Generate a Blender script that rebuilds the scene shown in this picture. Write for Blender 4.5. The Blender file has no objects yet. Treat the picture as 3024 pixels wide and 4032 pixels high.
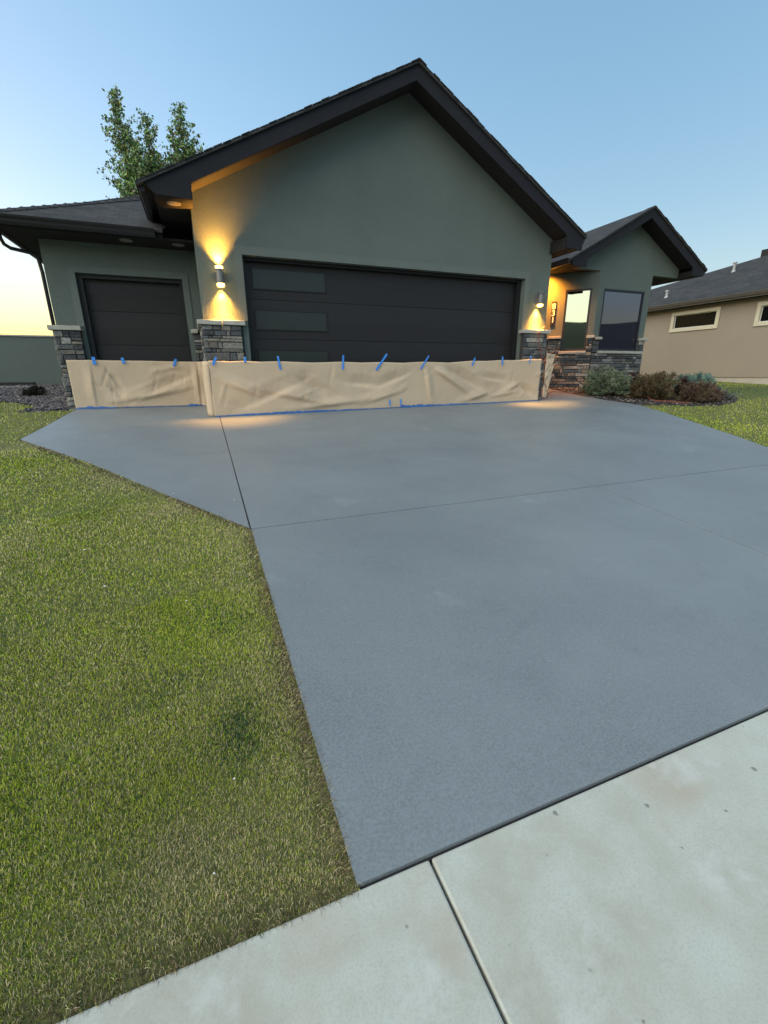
import bpy, bmesh, math, random
import numpy as np
from mathutils import Vector, Matrix
random.seed(7); rng = np.random.default_rng(11)
S = bpy.context.scene
COL = S.collection
R = math.radians

# ---------------------------------------------------------------- camera
cd = bpy.data.cameras.new('camera'); cam = bpy.data.objects.new('camera', cd); COL.objects.link(cam)
cd.sensor_fit = 'VERTICAL'; cd.sensor_height = 36; cd.sensor_width = 27; cd.lens = 15.487
cd.clip_start = 0.05; cd.clip_end = 5000
YAW, PIT, ROL = 0.3752, 0.3019, -0.0069
fw = Vector((math.sin(YAW)*math.cos(PIT), math.cos(YAW)*math.cos(PIT), -math.sin(PIT)))
r0 = Vector((math.cos(YAW), -math.sin(YAW), 0)); u0 = r0.cross(fw)
rv = r0*math.cos(ROL) + u0*math.sin(ROL); uv_ = -r0*math.sin(ROL) + u0*math.cos(ROL)
m = Matrix((rv, uv_, -fw)).transposed().to_4x4(); m.translation = Vector((-.1488, -7.9715, .6283))
cam.matrix_world = m
S.camera = cam
S.render.resolution_x = 768; S.render.resolution_y = 1024

# ---------------------------------------------------------------- sky, sun, exposure
SUN_EL, SUN_AZ = 0.7, -44.0          # degrees; azimuth clockwise from +Y
w = bpy.data.worlds.new('World'); S.world = w; w.use_nodes = True
nt = w.node_tree; nt.nodes.clear()
sky = nt.nodes.new('ShaderNodeTexSky'); sky.sky_type = 'NISHITA'; sky.sun_disc = False
sky.sun_elevation = R(SUN_EL); sky.sun_rotation = R(SUN_AZ)
sky.air_density = 1.0; sky.dust_density = 1.4; sky.ozone_density = 2.1; sky.altitude = 900
hs = nt.nodes.new('ShaderNodeHueSaturation'); hs.inputs['Saturation'].default_value = 1.2; hs.inputs['Value'].default_value = 1.08
gm = nt.nodes.new('ShaderNodeGamma'); gm.inputs['Gamma'].default_value = 0.58
bg = nt.nodes.new('ShaderNodeBackground'); bg.inputs['Strength'].default_value = 0.15
out = nt.nodes.new('ShaderNodeOutputWorld')
nt.links.new(sky.outputs[0], hs.inputs['Color']); nt.links.new(hs.outputs[0], gm.inputs['Color'])
# afterglow: yellow band low in the direction of the set sun
tcw = nt.nodes.new('ShaderNodeTexCoord'); sx = nt.nodes.new('ShaderNodeSeparateXYZ'); nt.links.new(tcw.outputs['Generated'], sx.inputs[0])
el_ = nt.nodes.new('ShaderNodeMapRange'); el_.interpolation_type = 'SMOOTHSTEP'; el_.inputs[1].default_value = .30; el_.inputs[2].default_value = -.02
nt.links.new(sx.outputs['Z'], el_.inputs[0])
dt = nt.nodes.new('ShaderNodeVectorMath'); dt.operation = 'DOT_PRODUCT'; nt.links.new(tcw.outputs['Generated'], dt.inputs[0]); dt.inputs[1].default_value = (math.sin(R(-50)), math.cos(R(-50)), 0)
az_ = nt.nodes.new('ShaderNodeMapRange'); az_.interpolation_type = 'SMOOTHSTEP'; az_.inputs[1].default_value = -.1; az_.inputs[2].default_value = .85; nt.links.new(dt.outputs['Value'], az_.inputs[0])
ml = nt.nodes.new('ShaderNodeMath'); ml.operation = 'MULTIPLY'; nt.links.new(el_.outputs[0], ml.inputs[0]); nt.links.new(az_.outputs[0], ml.inputs[1])
gx_ = nt.nodes.new('ShaderNodeMix'); gx_.data_type = 'RGBA'; gx_.blend_type = 'MULTIPLY'; nt.links.new(ml.outputs[0], gx_.inputs[0]); nt.links.new(gm.outputs[0], gx_.inputs[6]); gx_.inputs[7].default_value = (.97, .90, .52, 1)
nt.links.new(gx_.outputs[2], bg.inputs['Color']); nt.links.new(bg.outputs[0], out.inputs['Surface'])
sl = bpy.data.lights.new('sun', 'SUN'); sl.energy = 0.56; sl.angle = R(80); sl.color = (1, .92, .74)
so = bpy.data.objects.new('sun', sl); COL.objects.link(so)
so.location = (-20, -10, 20)
sd = Vector((math.sin(R(-112))*math.cos(R(35)), math.cos(R(-112))*math.cos(R(35)), math.sin(R(35))))   # broad afterglow, not a disc
so.rotation_euler = sd.to_track_quat('Z', 'Y').to_euler()
S.view_settings.view_transform = 'Standard'; S.view_settings.look = 'None'
S.view_settings.gamma = 1; S.view_settings.exposure = 2.74
S.render.engine = 'CYCLES'

# ---------------------------------------------------------------- materials
MATS = {}
def mat(name, col, rough=.7, var=None, vscale=3., vamt=.5, var2=None, v2scale=40., v2amt=.3, bump=0., bscale=60.,
        metal=0., spec=.5, attr=False, ior=1.45, emit=None, estr=0., rvar=0., specks=False, scuff=False, stretch=None, sheen=0.):
    m = bpy.data.materials.new(name); m.use_nodes = True; MATS[name] = m
    n = m.node_tree; b = n.nodes['Principled BSDF']; L = n.links
    b.inputs['Roughness'].default_value = rough; b.inputs['Metallic'].default_value = metal
    b.inputs['Specular IOR Level'].default_value = spec; b.inputs['IOR'].default_value = ior
    tc = n.nodes.new('ShaderNodeTexCoord'); src = tc.outputs['Object']
    if stretch:
        mp = n.nodes.new('ShaderNodeMapping'); mp.inputs['Scale'].default_value = stretch
        L.new(src, mp.inputs[0]); src = mp.outputs[0]
    if attr:
        a = n.nodes.new('ShaderNodeAttribute'); a.attribute_name = 'Col'; c = a.outputs['Color']
    else:
        rg = n.nodes.new('ShaderNodeRGB'); rg.outputs[0].default_value = (*col, 1); c = rg.outputs[0]
    def noise(scale, detail=5, ro=.6):
        t = n.nodes.new('ShaderNodeTexNoise'); t.inputs['Scale'].default_value = scale
        t.inputs['Detail'].default_value = detail; t.inputs['Roughness'].default_value = ro
        L.new(src, t.inputs['Vector']); return t.outputs['Fac']
    def mixc(c, other, fac, amt, lo=.35, hi=.65):
        mr = n.nodes.new('ShaderNodeMapRange'); mr.inputs[1].default_value = lo; mr.inputs[2].default_value = hi
        mr.inputs[4].default_value = amt; L.new(fac, mr.inputs[0])
        mx = n.nodes.new('ShaderNodeMix'); mx.data_type = 'RGBA'
        L.new(mr.outputs[0], mx.inputs[0]); L.new(c, mx.inputs[6]); mx.inputs[7].default_value = (*other, 1)
        return mx.outputs[2]
    if var: c = mixc(c, var, noise(vscale), vamt)
    if var2: c = mixc(c, var2, noise(v2scale), v2amt)
    if scuff:
        c = mixc(c, (.34, .37, .40), noise(1.9, 9, .75), .38, .60, .74)
        c = mixc(c, (.10, .115, .13), noise(2.7, 8, .7), .2, .56, .70)
    if specks:
        vo = n.nodes.new('ShaderNodeTexVoronoi'); vo.voronoi_dimensions = '2D'; vo.inputs['Scale'].default_value = 5.; L.new(src, vo.inputs['Vector'])
        nn = noise(70, 3); ad = n.nodes.new('ShaderNodeMath'); ad.operation = 'MULTIPLY_ADD'; L.new(nn, ad.inputs[0]); ad.inputs[1].default_value = .09; L.new(vo.outputs['Distance'], ad.inputs[2])
        a2 = n.nodes.new('ShaderNodeMath'); a2.operation = 'MULTIPLY_ADD'; L.new(noise(4.3, 2), a2.inputs[0]); a2.inputs[1].default_value = .16; L.new(ad.outputs[0], a2.inputs[2]); ad = a2
        c = mixc(c, (.13, .125, .11), ad.outputs[0], -.85, .075, .10)   # small pits, kept sparse below
        mr = n.nodes.new('ShaderNodeMapRange'); mr.inputs[1].default_value = .125; mr.inputs[2].default_value = .150; mr.inputs[3].default_value = .8; mr.inputs[4].default_value = 0
        L.new(ad.outputs[0], mr.inputs[0]); mx = c.node; L.new(mr.outputs[0], mx.inputs[0])
        c = mixc(c, (.33, .335, .30), noise(150, 3), .5, .45, .75)
        c = mixc(c, (.40, .33, .25), noise(2.2, 3), .6, .56, .70)
        c = mixc(c, (.62, .64, .62), noise(3.4, 5), .6, .58, .70)
    L.new(c, b.inputs['Base Color'])
    if rvar:
        f = noise(vscale*.7, 4); mr = n.nodes.new('ShaderNodeMapRange'); mr.inputs[1].default_value = .3; mr.inputs[2].default_value = .7
        mr.inputs[3].default_value = rough-rvar; mr.inputs[4].default_value = rough+rvar
        L.new(f, mr.inputs[0]); L.new(mr.outputs[0], b.inputs['Roughness'])
    if bump:
        bp = n.nodes.new('ShaderNodeBump'); bp.inputs['Strength'].default_value = bump; bp.inputs['Distance'].default_value = .01
        L.new(noise(bscale, 6, .65), bp.inputs['Height']); L.new(bp.outputs[0], b.inputs['Normal'])
    if emit:
        b.inputs['Emission Color'].default_value = (*emit, 1); b.inputs['Emission Strength'].default_value = estr
    m['nt'] = 1
    return m
M_stucco = mat('stucco', (.120, .148, .136), .92, (.094, .117, .108), .8, .75, (.155, .178, .162), 30, .3, bump=1., bscale=70)
M_trim = mat('trim_stucco', (.134, .158, .149), .9, (.118, .140, .132), 2, .5, bump=.8, bscale=95)
M_fascia = mat('fascia', (.021, .021, .026), .8, (.017, .017, .021), 5, .6, spec=.2, bump=.15, bscale=80)
M_soffit = mat('soffit', (.015, .0135, .0135), .9, (.012, .011, .011), 3, .5, bump=.1, bscale=60)
M_gutter = mat('gutter_metal', (.018, .018, .021), .4, spec=.4)
M_door = mat('door_panel', (.0215, .019, .0205), .5, (.018, .0165, .018), 2, .5, spec=.35, bump=.12, bscale=140)
M_pane = mat('frosted_pane', (.020, .027, .028), .3, (.024, .032, .033), 3, .4, spec=.4)
M_black = mat('black_rubber', (.008, .008, .01), .6)
M_stone = mat('ledge_stone', (.2, .2, .2), .85, var=(.25, .26, .27), vscale=9, vamt=.22, var2=(.03, .032, .034), v2scale=26, v2amt=.6, bump=1., bscale=38, attr=True)
M_mortar = mat('mortar', (.045, .045, .046), .95, bump=.4, bscale=60)
M_cap = mat('cap_stone', (.42, .40, .35), .85, (.26, .25, .23), 7, .7, (.5, .48, .43), 40, .4, bump=.8, bscale=50)
M_drive = mat('driveway_coating', (.192, .213, .225), .47, (.145, .163, .177), .8, .95, (.27, .30, .32), 110, .5, spec=.5, scuff=True, bump=.25, bscale=300, rvar=.1)
M_groove = mat('groove', (.022, .022, .026), .9, (.04, .04, .042), 6, .5)
M_walk = mat('sidewalk_concrete', (.46, .468, .405), .85, (.37, .345, .275), 1.7, .9, (.52, .54, .49), 8, .7, bump=.16, bscale=420, specks=True)
M_conc = mat('curb_concrete', (.40, .39, .35), .9, (.3, .29, .26), 3, .6, bump=.4, bscale=80)
M_paper = mat('masking_paper', (.55, .425, .30), .72, (.46, .35, .245), 1.6, .75, (.61, .48, .35), 30, .3, bump=.2, bscale=18)
M_tape = mat('painters_tape', (.05, .27, .80), .55, (.04, .21, .66), 14, .6, bump=.4, bscale=70)
M_tape2 = mat('blue_floor_tape', (.022, .095, .30), .5, (.06, .17, .44), 9, .8, bump=.7, bscale=45, stretch=(1, 1, 4))
M_cord = mat('cord_orange', (.26, .065, .04), .6)
M_leaf = mat('foliage', (.1, .1, .1), .65, attr=True, spec=.25)
M_grass = mat('grass_blade', (.1, .1, .1), .6, attr=True, spec=.25)
M_bark = mat('bark', (.13, .11, .085), .9, (.07, .06, .05), 8, .6, bump=.6, bscale=30)
M_lawn = mat('lawn_soil', (.14, .165, .030), .95, (.23, .20, .085), 1.1, .7, (.06, .08, .02), 30, .8, bump=1., bscale=90)
M_ground = mat('terrain', (.09, .10, .045), .95, (.14, .125, .07), .3, .7)
M_mulch = mat('mulch', (.040, .036, .038), .95, (.075, .065, .06), 22, .6, (.03, .03, .035), 70, .5, bump=1., bscale=55)
M_rock = mat('lava_rock', (.1, .1, .1), .9, attr=True, bump=.8, bscale=70)
M_hill = mat('hill', (.045, .055, .03), 1., (.08, .075, .045), .02, .7)
M_tan = mat('tan_stucco', (.325, .275, .22), .9, (.29, .245, .20), .8, .6, bump=.45, bscale=95)
M_nfound = mat('foundation', (.50, .45, .38), .9, (.4, .36, .3), 3, .6, bump=.4, bscale=70)
M_cream = mat('cream_trim', (.62, .57, .44), .85, (.55, .50, .39), 3, .5, bump=.3, bscale=90)
M_ngut = mat('bronze_gutter', (.135, .12, .105), .5)
M_dark = mat('dark_glass', (.008, .009, .009), .12, spec=.06)
M_frame = mat('window_frame', (.010, .011, .018), .45)
M_white = mat('petal', (.75, .74, .70), .7, bump=.3)
M_vent = mat('vent_metal', (.35, .36, .36), .5, metal=.3)
M_galv = mat('galvanised_lens_ring', (.02, .02, .02), .5)
M_mirror = mat('coated_glass', (.26, .30, .25), .015, metal=1.)
M_glass = mat('tinted_glass', (.012, .010, .024), .02, spec=.8, ior=1.75)
M_glass.node_tree.nodes['Principled BSDF'].inputs['Specular Tint'].default_value = (.72, .78, 1, 1)
M_lens = mat('lamp_lens', (.9, .7, .3), .4, emit=(1., .60, .12), estr=2.6)
M_plate = mat('number_plate', (.016, .013, .011), .5)
M_digit = mat('digit_white', (.80, .78, .74), .5)
M_lamp = mat('lamp_body', (.20, .19, .19), .5, metal=.3)
M_white_trim = mat('downlight_trim', (.20, .19, .19), .6)

def shingle_mat():
    m = bpy.data.materials.new('asphalt_shingle'); m.use_nodes = True; n = m.node_tree; L = n.links
    b = n.nodes['Principled BSDF']; b.inputs['Roughness'].default_value = .92; b.inputs['Specular IOR Level'].default_value = .25
    uvn = n.nodes.new('ShaderNodeUVMap'); uvn.uv_map = 'UV'
    br = n.nodes.new('ShaderNodeTexBrick'); br.offset = .37; br.offset_frequency = 2; br.squash = 1
    br.inputs['Color1'].default_value = (.040, .041, .044, 1); br.inputs['Color2'].default_value = (.064, .064, .066, 1)
    br.inputs['Mortar'].default_value = (.032, .032, .034, 1)
    br.inputs['Scale'].default_value = 1; br.inputs['Mortar Size'].default_value = .006; br.inputs['Mortar Smooth'].default_value = .3
    br.inputs['Brick Width'].default_value = .19; br.inputs['Row Height'].default_value = .135
    L.new(uvn.outputs[0], br.inputs['Vector'])
    nz = n.nodes.new('ShaderNodeTexNoise'); nz.inputs['Scale'].default_value = 1.3; nz.inputs['Detail'].default_value = 6
    L.new(uvn.outputs[0], nz.inputs['Vector'])
    mx = n.nodes.new('ShaderNodeMix'); mx.data_type = 'RGBA'; mx.blend_type = 'MULTIPLY'; mx.inputs[0].default_value = .5
    L.new(br.outputs['Color'], mx.inputs[6]); L.new(nz.outputs['Color'], mx.inputs[7])
    mr = n.nodes.new('ShaderNodeMapRange'); mr.inputs[3].default_value = .55; mr.inputs[4].default_value = 1.3; L.new(nz.outputs['Fac'], mr.inputs[0])
    vm = n.nodes.new('ShaderNodeVectorMath'); vm.operation = 'SCALE'; L.new(br.outputs['Color'], vm.inputs[0]); L.new(mr.outputs[0], vm.inputs['Scale'])
    L.new(vm.outputs[0], b.inputs['Base Color'])
    bp = n.nodes.new('ShaderNodeBump'); bp.inputs['Strength'].default_value = .8; bp.inputs['Distance'].default_value = .012
    bw = n.nodes.new('ShaderNodeRGBToBW'); L.new(br.outputs['Color'], bw.inputs[0]); L.new(bw.outputs[0], bp.inputs['Height'])
    L.new(bp.outputs[0], b.inputs['Normal'])
    return m
M_shingle = shingle_mat()

# ---------------------------------------------------------------- mesh helpers
class MB:
    def __init__(s): s.v = []; s.f = []; s.c = []; s.uv = None
    def add(s, vs, fs, col=None):
        k = len(s.v); s.v += [tuple(map(float, p)) for p in vs]
        for f in fs: s.f.append([k+i for i in f]); s.c.append(col)
        return s
    def box(s, x0, x1, y0, y1, z0, z1, col=None):
        vs = [(x, y, z) for z in (z0, z1) for y in (y0, y1) for x in (x0, x1)]
        return s.add(vs, [(0, 2, 3, 1), (4, 5, 7, 6), (0, 1, 5, 4), (2, 6, 7, 3), (0, 4, 6, 2), (1, 3, 7, 5)], col)
    def prism(s, pts, y0, y1, col=None):              # polygon in x,z extruded along y
        n = len(pts); vs = [(x, y0, z) for x, z in pts] + [(x, y1, z) for x, z in pts]
        fs = [list(range(n)), list(range(2*n-1, n-1, -1))] + [(i, i+n, (i+1) % n + n, (i+1) % n) for i in range(n)]
        return s.add(vs, fs, col)
    def prismv(s, pts, off, col=None):                # any planar 3-D polygon extruded by a vector
        n = len(pts); off = Vector(off); vs = [Vector(p) for p in pts]; vs += [p+off for p in vs]
        fs = [list(range(n)), list(range(2*n-1, n-1, -1))] + [(i, i+n, (i+1) % n + n, (i+1) % n) for i in range(n)]
        return s.add(vs, fs, col)
    def tube(s, path, r, n=8, r1=None, col=None):
        path = [Vector(p) for p in path]; k = len(s.v); N = len(path)
        for i, p in enumerate(path):
            d = (path[min(i+1, N-1)] - path[max(i-1, 0)]).normalized()
            a = d.orthogonal().normalized() if i == 0 else (a - d*a.dot(d)).normalized()
            b = d.cross(a); rr = r if r1 is None else r + (r1-r)*i/(N-1)
            for j in range(n):
                t = 2*math.pi*j/n; s.v.append(tuple(p + (a*math.cos(t)+b*math.sin(t))*rr))
        for i in range(N-1):
            for j in range(n):
                s.f.append([k+i*n+j, k+i*n+(j+1) % n, k+(i+1)*n+(j+1) % n, k+(i+1)*n+j]); s.c.append(col)
        s.f.append([k+j for j in range(n)][::-1]); s.c.append(col)
        s.f.append([k+(N-1)*n+j for j in range(n)]); s.c.append(col)
        return s
    def build(s, name, material, parent=None, bevel=0, smooth=False):
        me = bpy.data.meshes.new(name); me.from_pydata(s.v, [], s.f); me.materials.append(material)
        if any(c is not None for c in s.c):
            at = me.color_attributes.new('Col', 'FLOAT_COLOR', 'CORNER')
            arr = np.empty((len(me.loops), 4), np.float32); i = 0
            for f, c in zip(s.f, s.c):
                c = c or (.1, .1, .1)
                arr[i:i+len(f)] = (*c, 1); i += len(f)
            at.data.foreach_set('color', arr.ravel())
        me.update()
        o = bpy.data.objects.new(name, me); COL.objects.link(o)
        fix(o)
        if smooth:
            me.polygons.foreach_set('use_smooth', [True]*len(me.polygons))
        if bevel:
            b = o.modifiers.new('bevel', 'BEVEL'); b.width = bevel; b.segments = 2; b.limit_method = 'ANGLE'
        if parent is not None: put(o, parent)
        return o
def fix(o):
    bm = bmesh.new(); bm.from_mesh(o.data); bmesh.ops.recalc_face_normals(bm, faces=bm.faces); bm.to_mesh(o.data); bm.free()
def world_loc(o):
    l = Vector(o.location)
    while o.parent: o = o.parent; l += Vector(o.location)
    return l
def put(o, parent):
    o.parent = parent; o.location = -world_loc(parent)
def tag(o, label=None, cat=None, group=None, kind=None):
    for k, v in (('label', label), ('category', cat), ('group', group), ('kind', kind)):
        if v: o[k] = v
    return o
def thing(name, label, cat, loc, group=None):
    o = bpy.data.objects.new(name, None); COL.objects.link(o); o.location = loc; o.empty_display_size = .2
    return tag(o, label, cat, group)
def set_origin(o, loc):                               # move a single mesh's origin to its base
    loc = Vector(loc); o.data.transform(Matrix.Translation(-loc)); o.location = loc; return o
def roof_uv(o):                                       # uv in metres: u along the eave, v up the slope
    me = o.data; uvl = me.uv_layers.new(name='UV')
    for p in me.polygons:
        n = p.normal; up = Vector((0, 0, 1)); a = up.cross(n)
        a = a.normalized() if a.length > 1e-4 else Vector((1, 0, 0)); b = n.cross(a)
        for li in p.loop_indices:
            c = me.vertices[me.loops[li].vertex_index].co; uvl.data[li].uv = (c.dot(a), c.dot(b))

# numpy value noise ------------------------------------------------
_T = rng.random((256, 256))
def vnoise(x, y, sc, octv=3):
    x = np.asarray(x, float)*sc + 91.3; y = np.asarray(y, float)*sc + 47.7; s = 0; a = .5; tot = 0
    for _ in range(octv):
        xi = np.floor(x).astype(int); yi = np.floor(y).astype(int); fx = x-xi; fy = y-yi
        fx = fx*fx*(3-2*fx); fy = fy*fy*(3-2*fy)
        g = lambda i, j: _T[i % 256, j % 256]
        s = s + a*((g(xi, yi)*(1-fx)+g(xi+1, yi)*fx)*(1-fy) + (g(xi, yi+1)*(1-fx)+g(xi+1, yi+1)*fx)*fy)
        tot += a; a *= .5; x = x*2.03+11; y = y*2.03+7
    return s/tot

# ---------------------------------------------------------------- terrain
def H(x, y):
    x = np.asarray(x, float); y = np.asarray(y, float)
    z = np.where(y < -7.19, -.655+.02*(np.maximum(y, -12)+7.19),
        np.where(y < 1.2, .0935*(y+.4)-.02, .1296+.05*(np.minimum(y, 8)-1.2)))
    return z + .013*np.clip(x, 0, 9)*np.clip((y+4.8)/4.5, 0, 1)
def h(x, y): return float(H(x, y))

def sheet(name, poly, material, dz=0., step=.25, skirt=.06, kind='structure', nz=0.):
    bm = bmesh.new(); bm.faces.new([bm.verts.new((x, y, 0)) for x, y in poly])
    xs = [p[0] for p in poly]; ys = [p[1] for p in poly]
    def cuts(a, b, ax):
        k = math.ceil(a/step)*step
        while k < b:
            if k > a+1e-4:
                co = (k, 0, 0) if ax == 0 else (0, k, 0); no = (1, 0, 0) if ax == 0 else (0, 1, 0)
                bmesh.ops.bisect_plane(bm, geom=bm.verts[:]+bm.edges[:]+bm.faces[:], plane_co=co, plane_no=no)
            k += step
    cuts(min(xs), max(xs), 0); cuts(min(ys), max(ys), 1)
    for k in (-7.19, 1.2, -4.8, -.3):
        if min(ys) < k < max(ys): bmesh.ops.bisect_plane(bm, geom=bm.verts[:]+bm.edges[:]+bm.faces[:], plane_co=(0, k, 0), plane_no=(0, 1, 0))
    bmesh.ops.triangulate(bm, faces=bm.faces[:])
    for v in bm.verts:
        v.co.z = h(v.co.x, v.co.y)+dz + (nz*float(vnoise(v.co.x, v.co.y, 2.3)-.5) if nz else 0)
    if skirt:
        be = [e for e in bm.edges if e.is_boundary]
        r = bmesh.ops.extrude_edge_only(bm, edges=be)
        for g in r['geom']:
            if isinstance(g, bmesh.types.BMVert): g.co.z -= skirt
    bmesh.ops.recalc_face_normals(bm, faces=bm.faces)
    me = bpy.data.meshes.new(name); bm.to_mesh(me); bm.free(); me.materials.append(material)
    return me
def sheet_obj(name, polys, material, dz, label, cat, kind='structure', bevel=0, **kw):
    bm = bmesh.new()
    for p in polys:
        me = sheet(name, p, material, dz, **kw); bm.from_mesh(me); bpy.data.meshes.remove(me)
    me = bpy.data.meshes.new(name); bm.to_mesh(me); bm.free(); me.materials.append(material)
    o = bpy.data.objects.new(name, me); COL.objects.link(o); tag(o, label, cat, kind=kind)
    if bevel:
        b = o.modifiers.new('bevel', 'BEVEL'); b.width = bevel; b.segments = 2; b.limit_method = 'ANGLE'; b.angle_limit = R(50)
    return o

# ground to the horizon
gx = np.array([-2500, -900, -300, -120, -60, -30, -18, -12]+list(np.arange(-9, 20, 1.))+[22, 30, 50, 90, 160, 400, 1000, 2500])
gy = np.array([-2500, -900, -300, -120, -60, -30, -20, -14, -11]+list(np.arange(-9, 8.1, .8))+[9, 12, 20, 40, 90, 200, 600, 2500])
GX, GY = np.meshgrid(gx, gy); GZ = H(GX, GY)-.09
mb = MB(); nx = len(gx)
mb.v = [tuple(map(float, p)) for p in zip(GX.ravel(), GY.ravel(), GZ.ravel())]
for j in range(len(gy)-1):
    for i in range(nx-1):
        a = j*nx+i; mb.f.append([a, a+1, a+1+nx, a+nx]); mb.c.append(None)
g = mb.build('ground', M_ground); tag(g, 'wide flat ground reaching past the houses', 'ground', kind='structure')

# hills behind the camera (seen mirrored in the bay windows)
mb = MB(); N = 90
for i in range(N+1):
    a = R(95 + 210*i/N); t = i/N
    e = 38 + 60*float(vnoise(t*9, .3, 1.0, 4)) + 26*math.sin(t*9.0+.8)
    for k, (rr, hh) in enumerate(((700, -3), (820, e*.45), (960, e), (1150, e*.8), (1500, -3))):
        nn = 1+.25*(float(vnoise(t*30, k, 1.7))-.5)
        mb.v.append((rr*math.sin(a), rr*math.cos(a), hh*nn if hh > 0 else hh))
for i in range(N):
    for k in range(4):
        q = i*5+k; mb.f.append([q, q+5, q+6, q+1]); mb.c.append(None)
hl = mb.build('hills', M_hill, smooth=True); tag(hl, 'dark hills behind the viewer, mirrored in the bay windows', 'hills', kind='structure')

# ---------------------------------------------------------------- driveway, sidewalk
G = .0055
def rightedge(y):
    P = [(-7.1835, 6.25), (-5.6, 6.62), (-4.258, 7.048), (-3.659, 7.346), (-2.84, 7.668), (-1.949, 8.021), (-1.187, 8.26), (-.791, 8.131), (-.609, 8.036), (-.093, 7.985), (.597, 8.033), (1.775, 8.213), (4, 8.35)]
    for (a, xa), (b, xb) in zip(P, P[1:]):
        if a <= y <= b: return xa+(xb-xa)*(y-a)/(b-a)
RY = [-7.1835, -5.6, -4.258, -3.659, -2.84, -1.949, -1.187, -.791, -.609, -.093, .597, 1.775, 3.9]
def rpoly(x0, y0, y1):
    ys = [y0]+[y for y in RY if y0+.01 < y < y1-.01]+[y1]
    return [(x0, y1), (x0, y0)]+[(rightedge(y), y) for y in ys]
SY1, SY2 = -4.812, -2.55
def ledge_x(y):                                       # diagonal left edge of the flared part
    P = [(-4.80, .058), (-4.012, -.452), (-2.68, -1.287), (-.85, -2.06), (-1.247, -2.314)]
    a = [(-4.80, .05), (-4.012, -.452), (-2.68, -1.287), (-1.247, -2.314)]
    for (ya, xa), (yb, xb) in zip(a, a[1:]):
        if ya <= y <= yb: return xa+(xb-xa)*(y-ya)/(yb-ya)
drive = [
    [(.078, -7.1835), (3.34-G, -7.1835), (3.34-G, SY1-G), (.06, SY1-G)],
    rpoly(3.34+G, -7.1835, SY1-G),
    [(.061, SY1+G), (3.34-.002, SY1+G), (3.34-.002, SY2-.0015), (.059, SY2-.0015)],
    rpoly(3.34+.002, SY1+G, SY2-.0015),
    [(.059, SY2+.0015), (3.34-.0015, SY2+.0015), (3.34-.0015, .3), (.056, .3)],
    rpoly(3.34+.0015, SY2+.0015, 3.9),
    [(.050, SY1+.02), (.050, SY2-.002), (ledge_x(SY2-.002), SY2-.002), (-.452, -4.012)],
    [(.050, SY2+.002), (.046, -.76), (-2.05, -.76), (-2.11, -.93), (-2.314, -1.247), (ledge_x(SY2+.002), SY2+.002)],
    [(.046, -.756), (.044, 1.3), (-2.161, 1.3), (-2.161, 1.0), (-2.19, .55), (-2.23, -.05), (-2.26, -.72), (-2.04, -.756)],
]
drive[7] = [(.050, SY2+.002), (.046, -.76), (-2.268, -.76), (-2.314, -1.247), (ledge_x(SY2+.002), SY2+.002)]
drive[8] = [(.046, -.756), (.044, 1.3), (-2.161, 1.3), (-2.161, 1.0), (-2.265, -.756)]
sheet_obj('driveway', drive, M_drive, 0, 'broad slate grey sealed concrete driveway with thin control joints', 'driveway', skirt=.07, step=.5)
sheet_obj('driveway_bed', [[(.075, -7.19), (6.2, -7.19), (6.6, -5.6), (7.0, -4.26), (8.2, -1.2), (7.95, 0), (8.3, 3.9), (3, 3.9), (3, 1.25), (-2.12, 1.25), (-2.22, -1.23), (-.44, -3.98), (.06, -4.75)]],
          M_groove, -.014, 'dark joint filler below the driveway slabs', 'joint filler', skirt=0, step=.5)
# ---- sidewalk slabs
def slab(x0, x1): return [(x0, -9.0), (x1, -9.0), (x1, -7.194), (x0, -7.194)]
xs = [-7.6, -6.02, -4.44, -2.86, -1.28, .288, 2.35, 4.4, 5.98, 7.56, 9.14]
sheet_obj('sidewalk', [slab(a+.004, b-.004) for a, b in zip(xs, xs[1:])], M_walk, -.002, 'pale grey concrete sidewalk slabs with a dark joint', 'sidewalk', skirt=.06, step=.4, bevel=.006)
sheet_obj('sidewalk_bed', [[(-7.6, -9.0), (9.1, -9.0), (9.1, -7.18), (-7.6, -7.18)]], M_groove, -.03, 'dark gravel bed below the sidewalk joints', 'joint filler', skirt=0, step=1)
sheet_obj('road', [[(-60, -16), (60, -16), (60, -9.6), (-60, -9.6)]], mat('asphalt', (.05, .05, .052), .9, (.07, .07, .07), 6, .5), -.05, 'dark asphalt road behind the sidewalk', 'road', skirt=0, step=4)

# ---------------------------------------------------------------- lawns and beds
leftlawn = [(.084, -7.196), (.070, -6.0), (.062, -4.83), (.050, -4.80), (-.455, -4.016), (-1.29, -2.684), (-2.322, -1.25), (-2.168, .96), (-2.54, .88), (-2.934, .89), (-2.86, 1.5), (-3.425, 2.38), (-3.75, 2.55), (-12, 2.5), (-12, -7.196)]
rightlawn = [(rightedge(y)+.006, y) for y in RY[:7]] + [(8.517, -1.23), (9.294, -1.45), (10.165, -1.57), (11.047, -1.34), (11.83, -.94), (12.3, -.45), (12.3, 2.6), (16.96, 2.6), (16.96, -7.183)]
sheet_obj('lawn', [leftlawn, rightlawn, [(12.3, 2.6), (16.96, 2.6), (16.96, 14), (12.3, 14)]], M_lawn, -.009, 'mown green and tan lawn on both sides of the driveway', 'lawn', skirt=.05, nz=.012)
bedR = [(8.265, -1.18), (8.517, -1.225), (9.294, -1.445), (10.165, -1.565), (11.047, -1.335), (11.83, -.935), (12.295, -.445), (12.295, 2.6), (8.3, 2.6), (8.22, 1.775), (8.04, .597), (7.992, -.093), (8.043, -.609), (8.138, -.791)]
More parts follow.
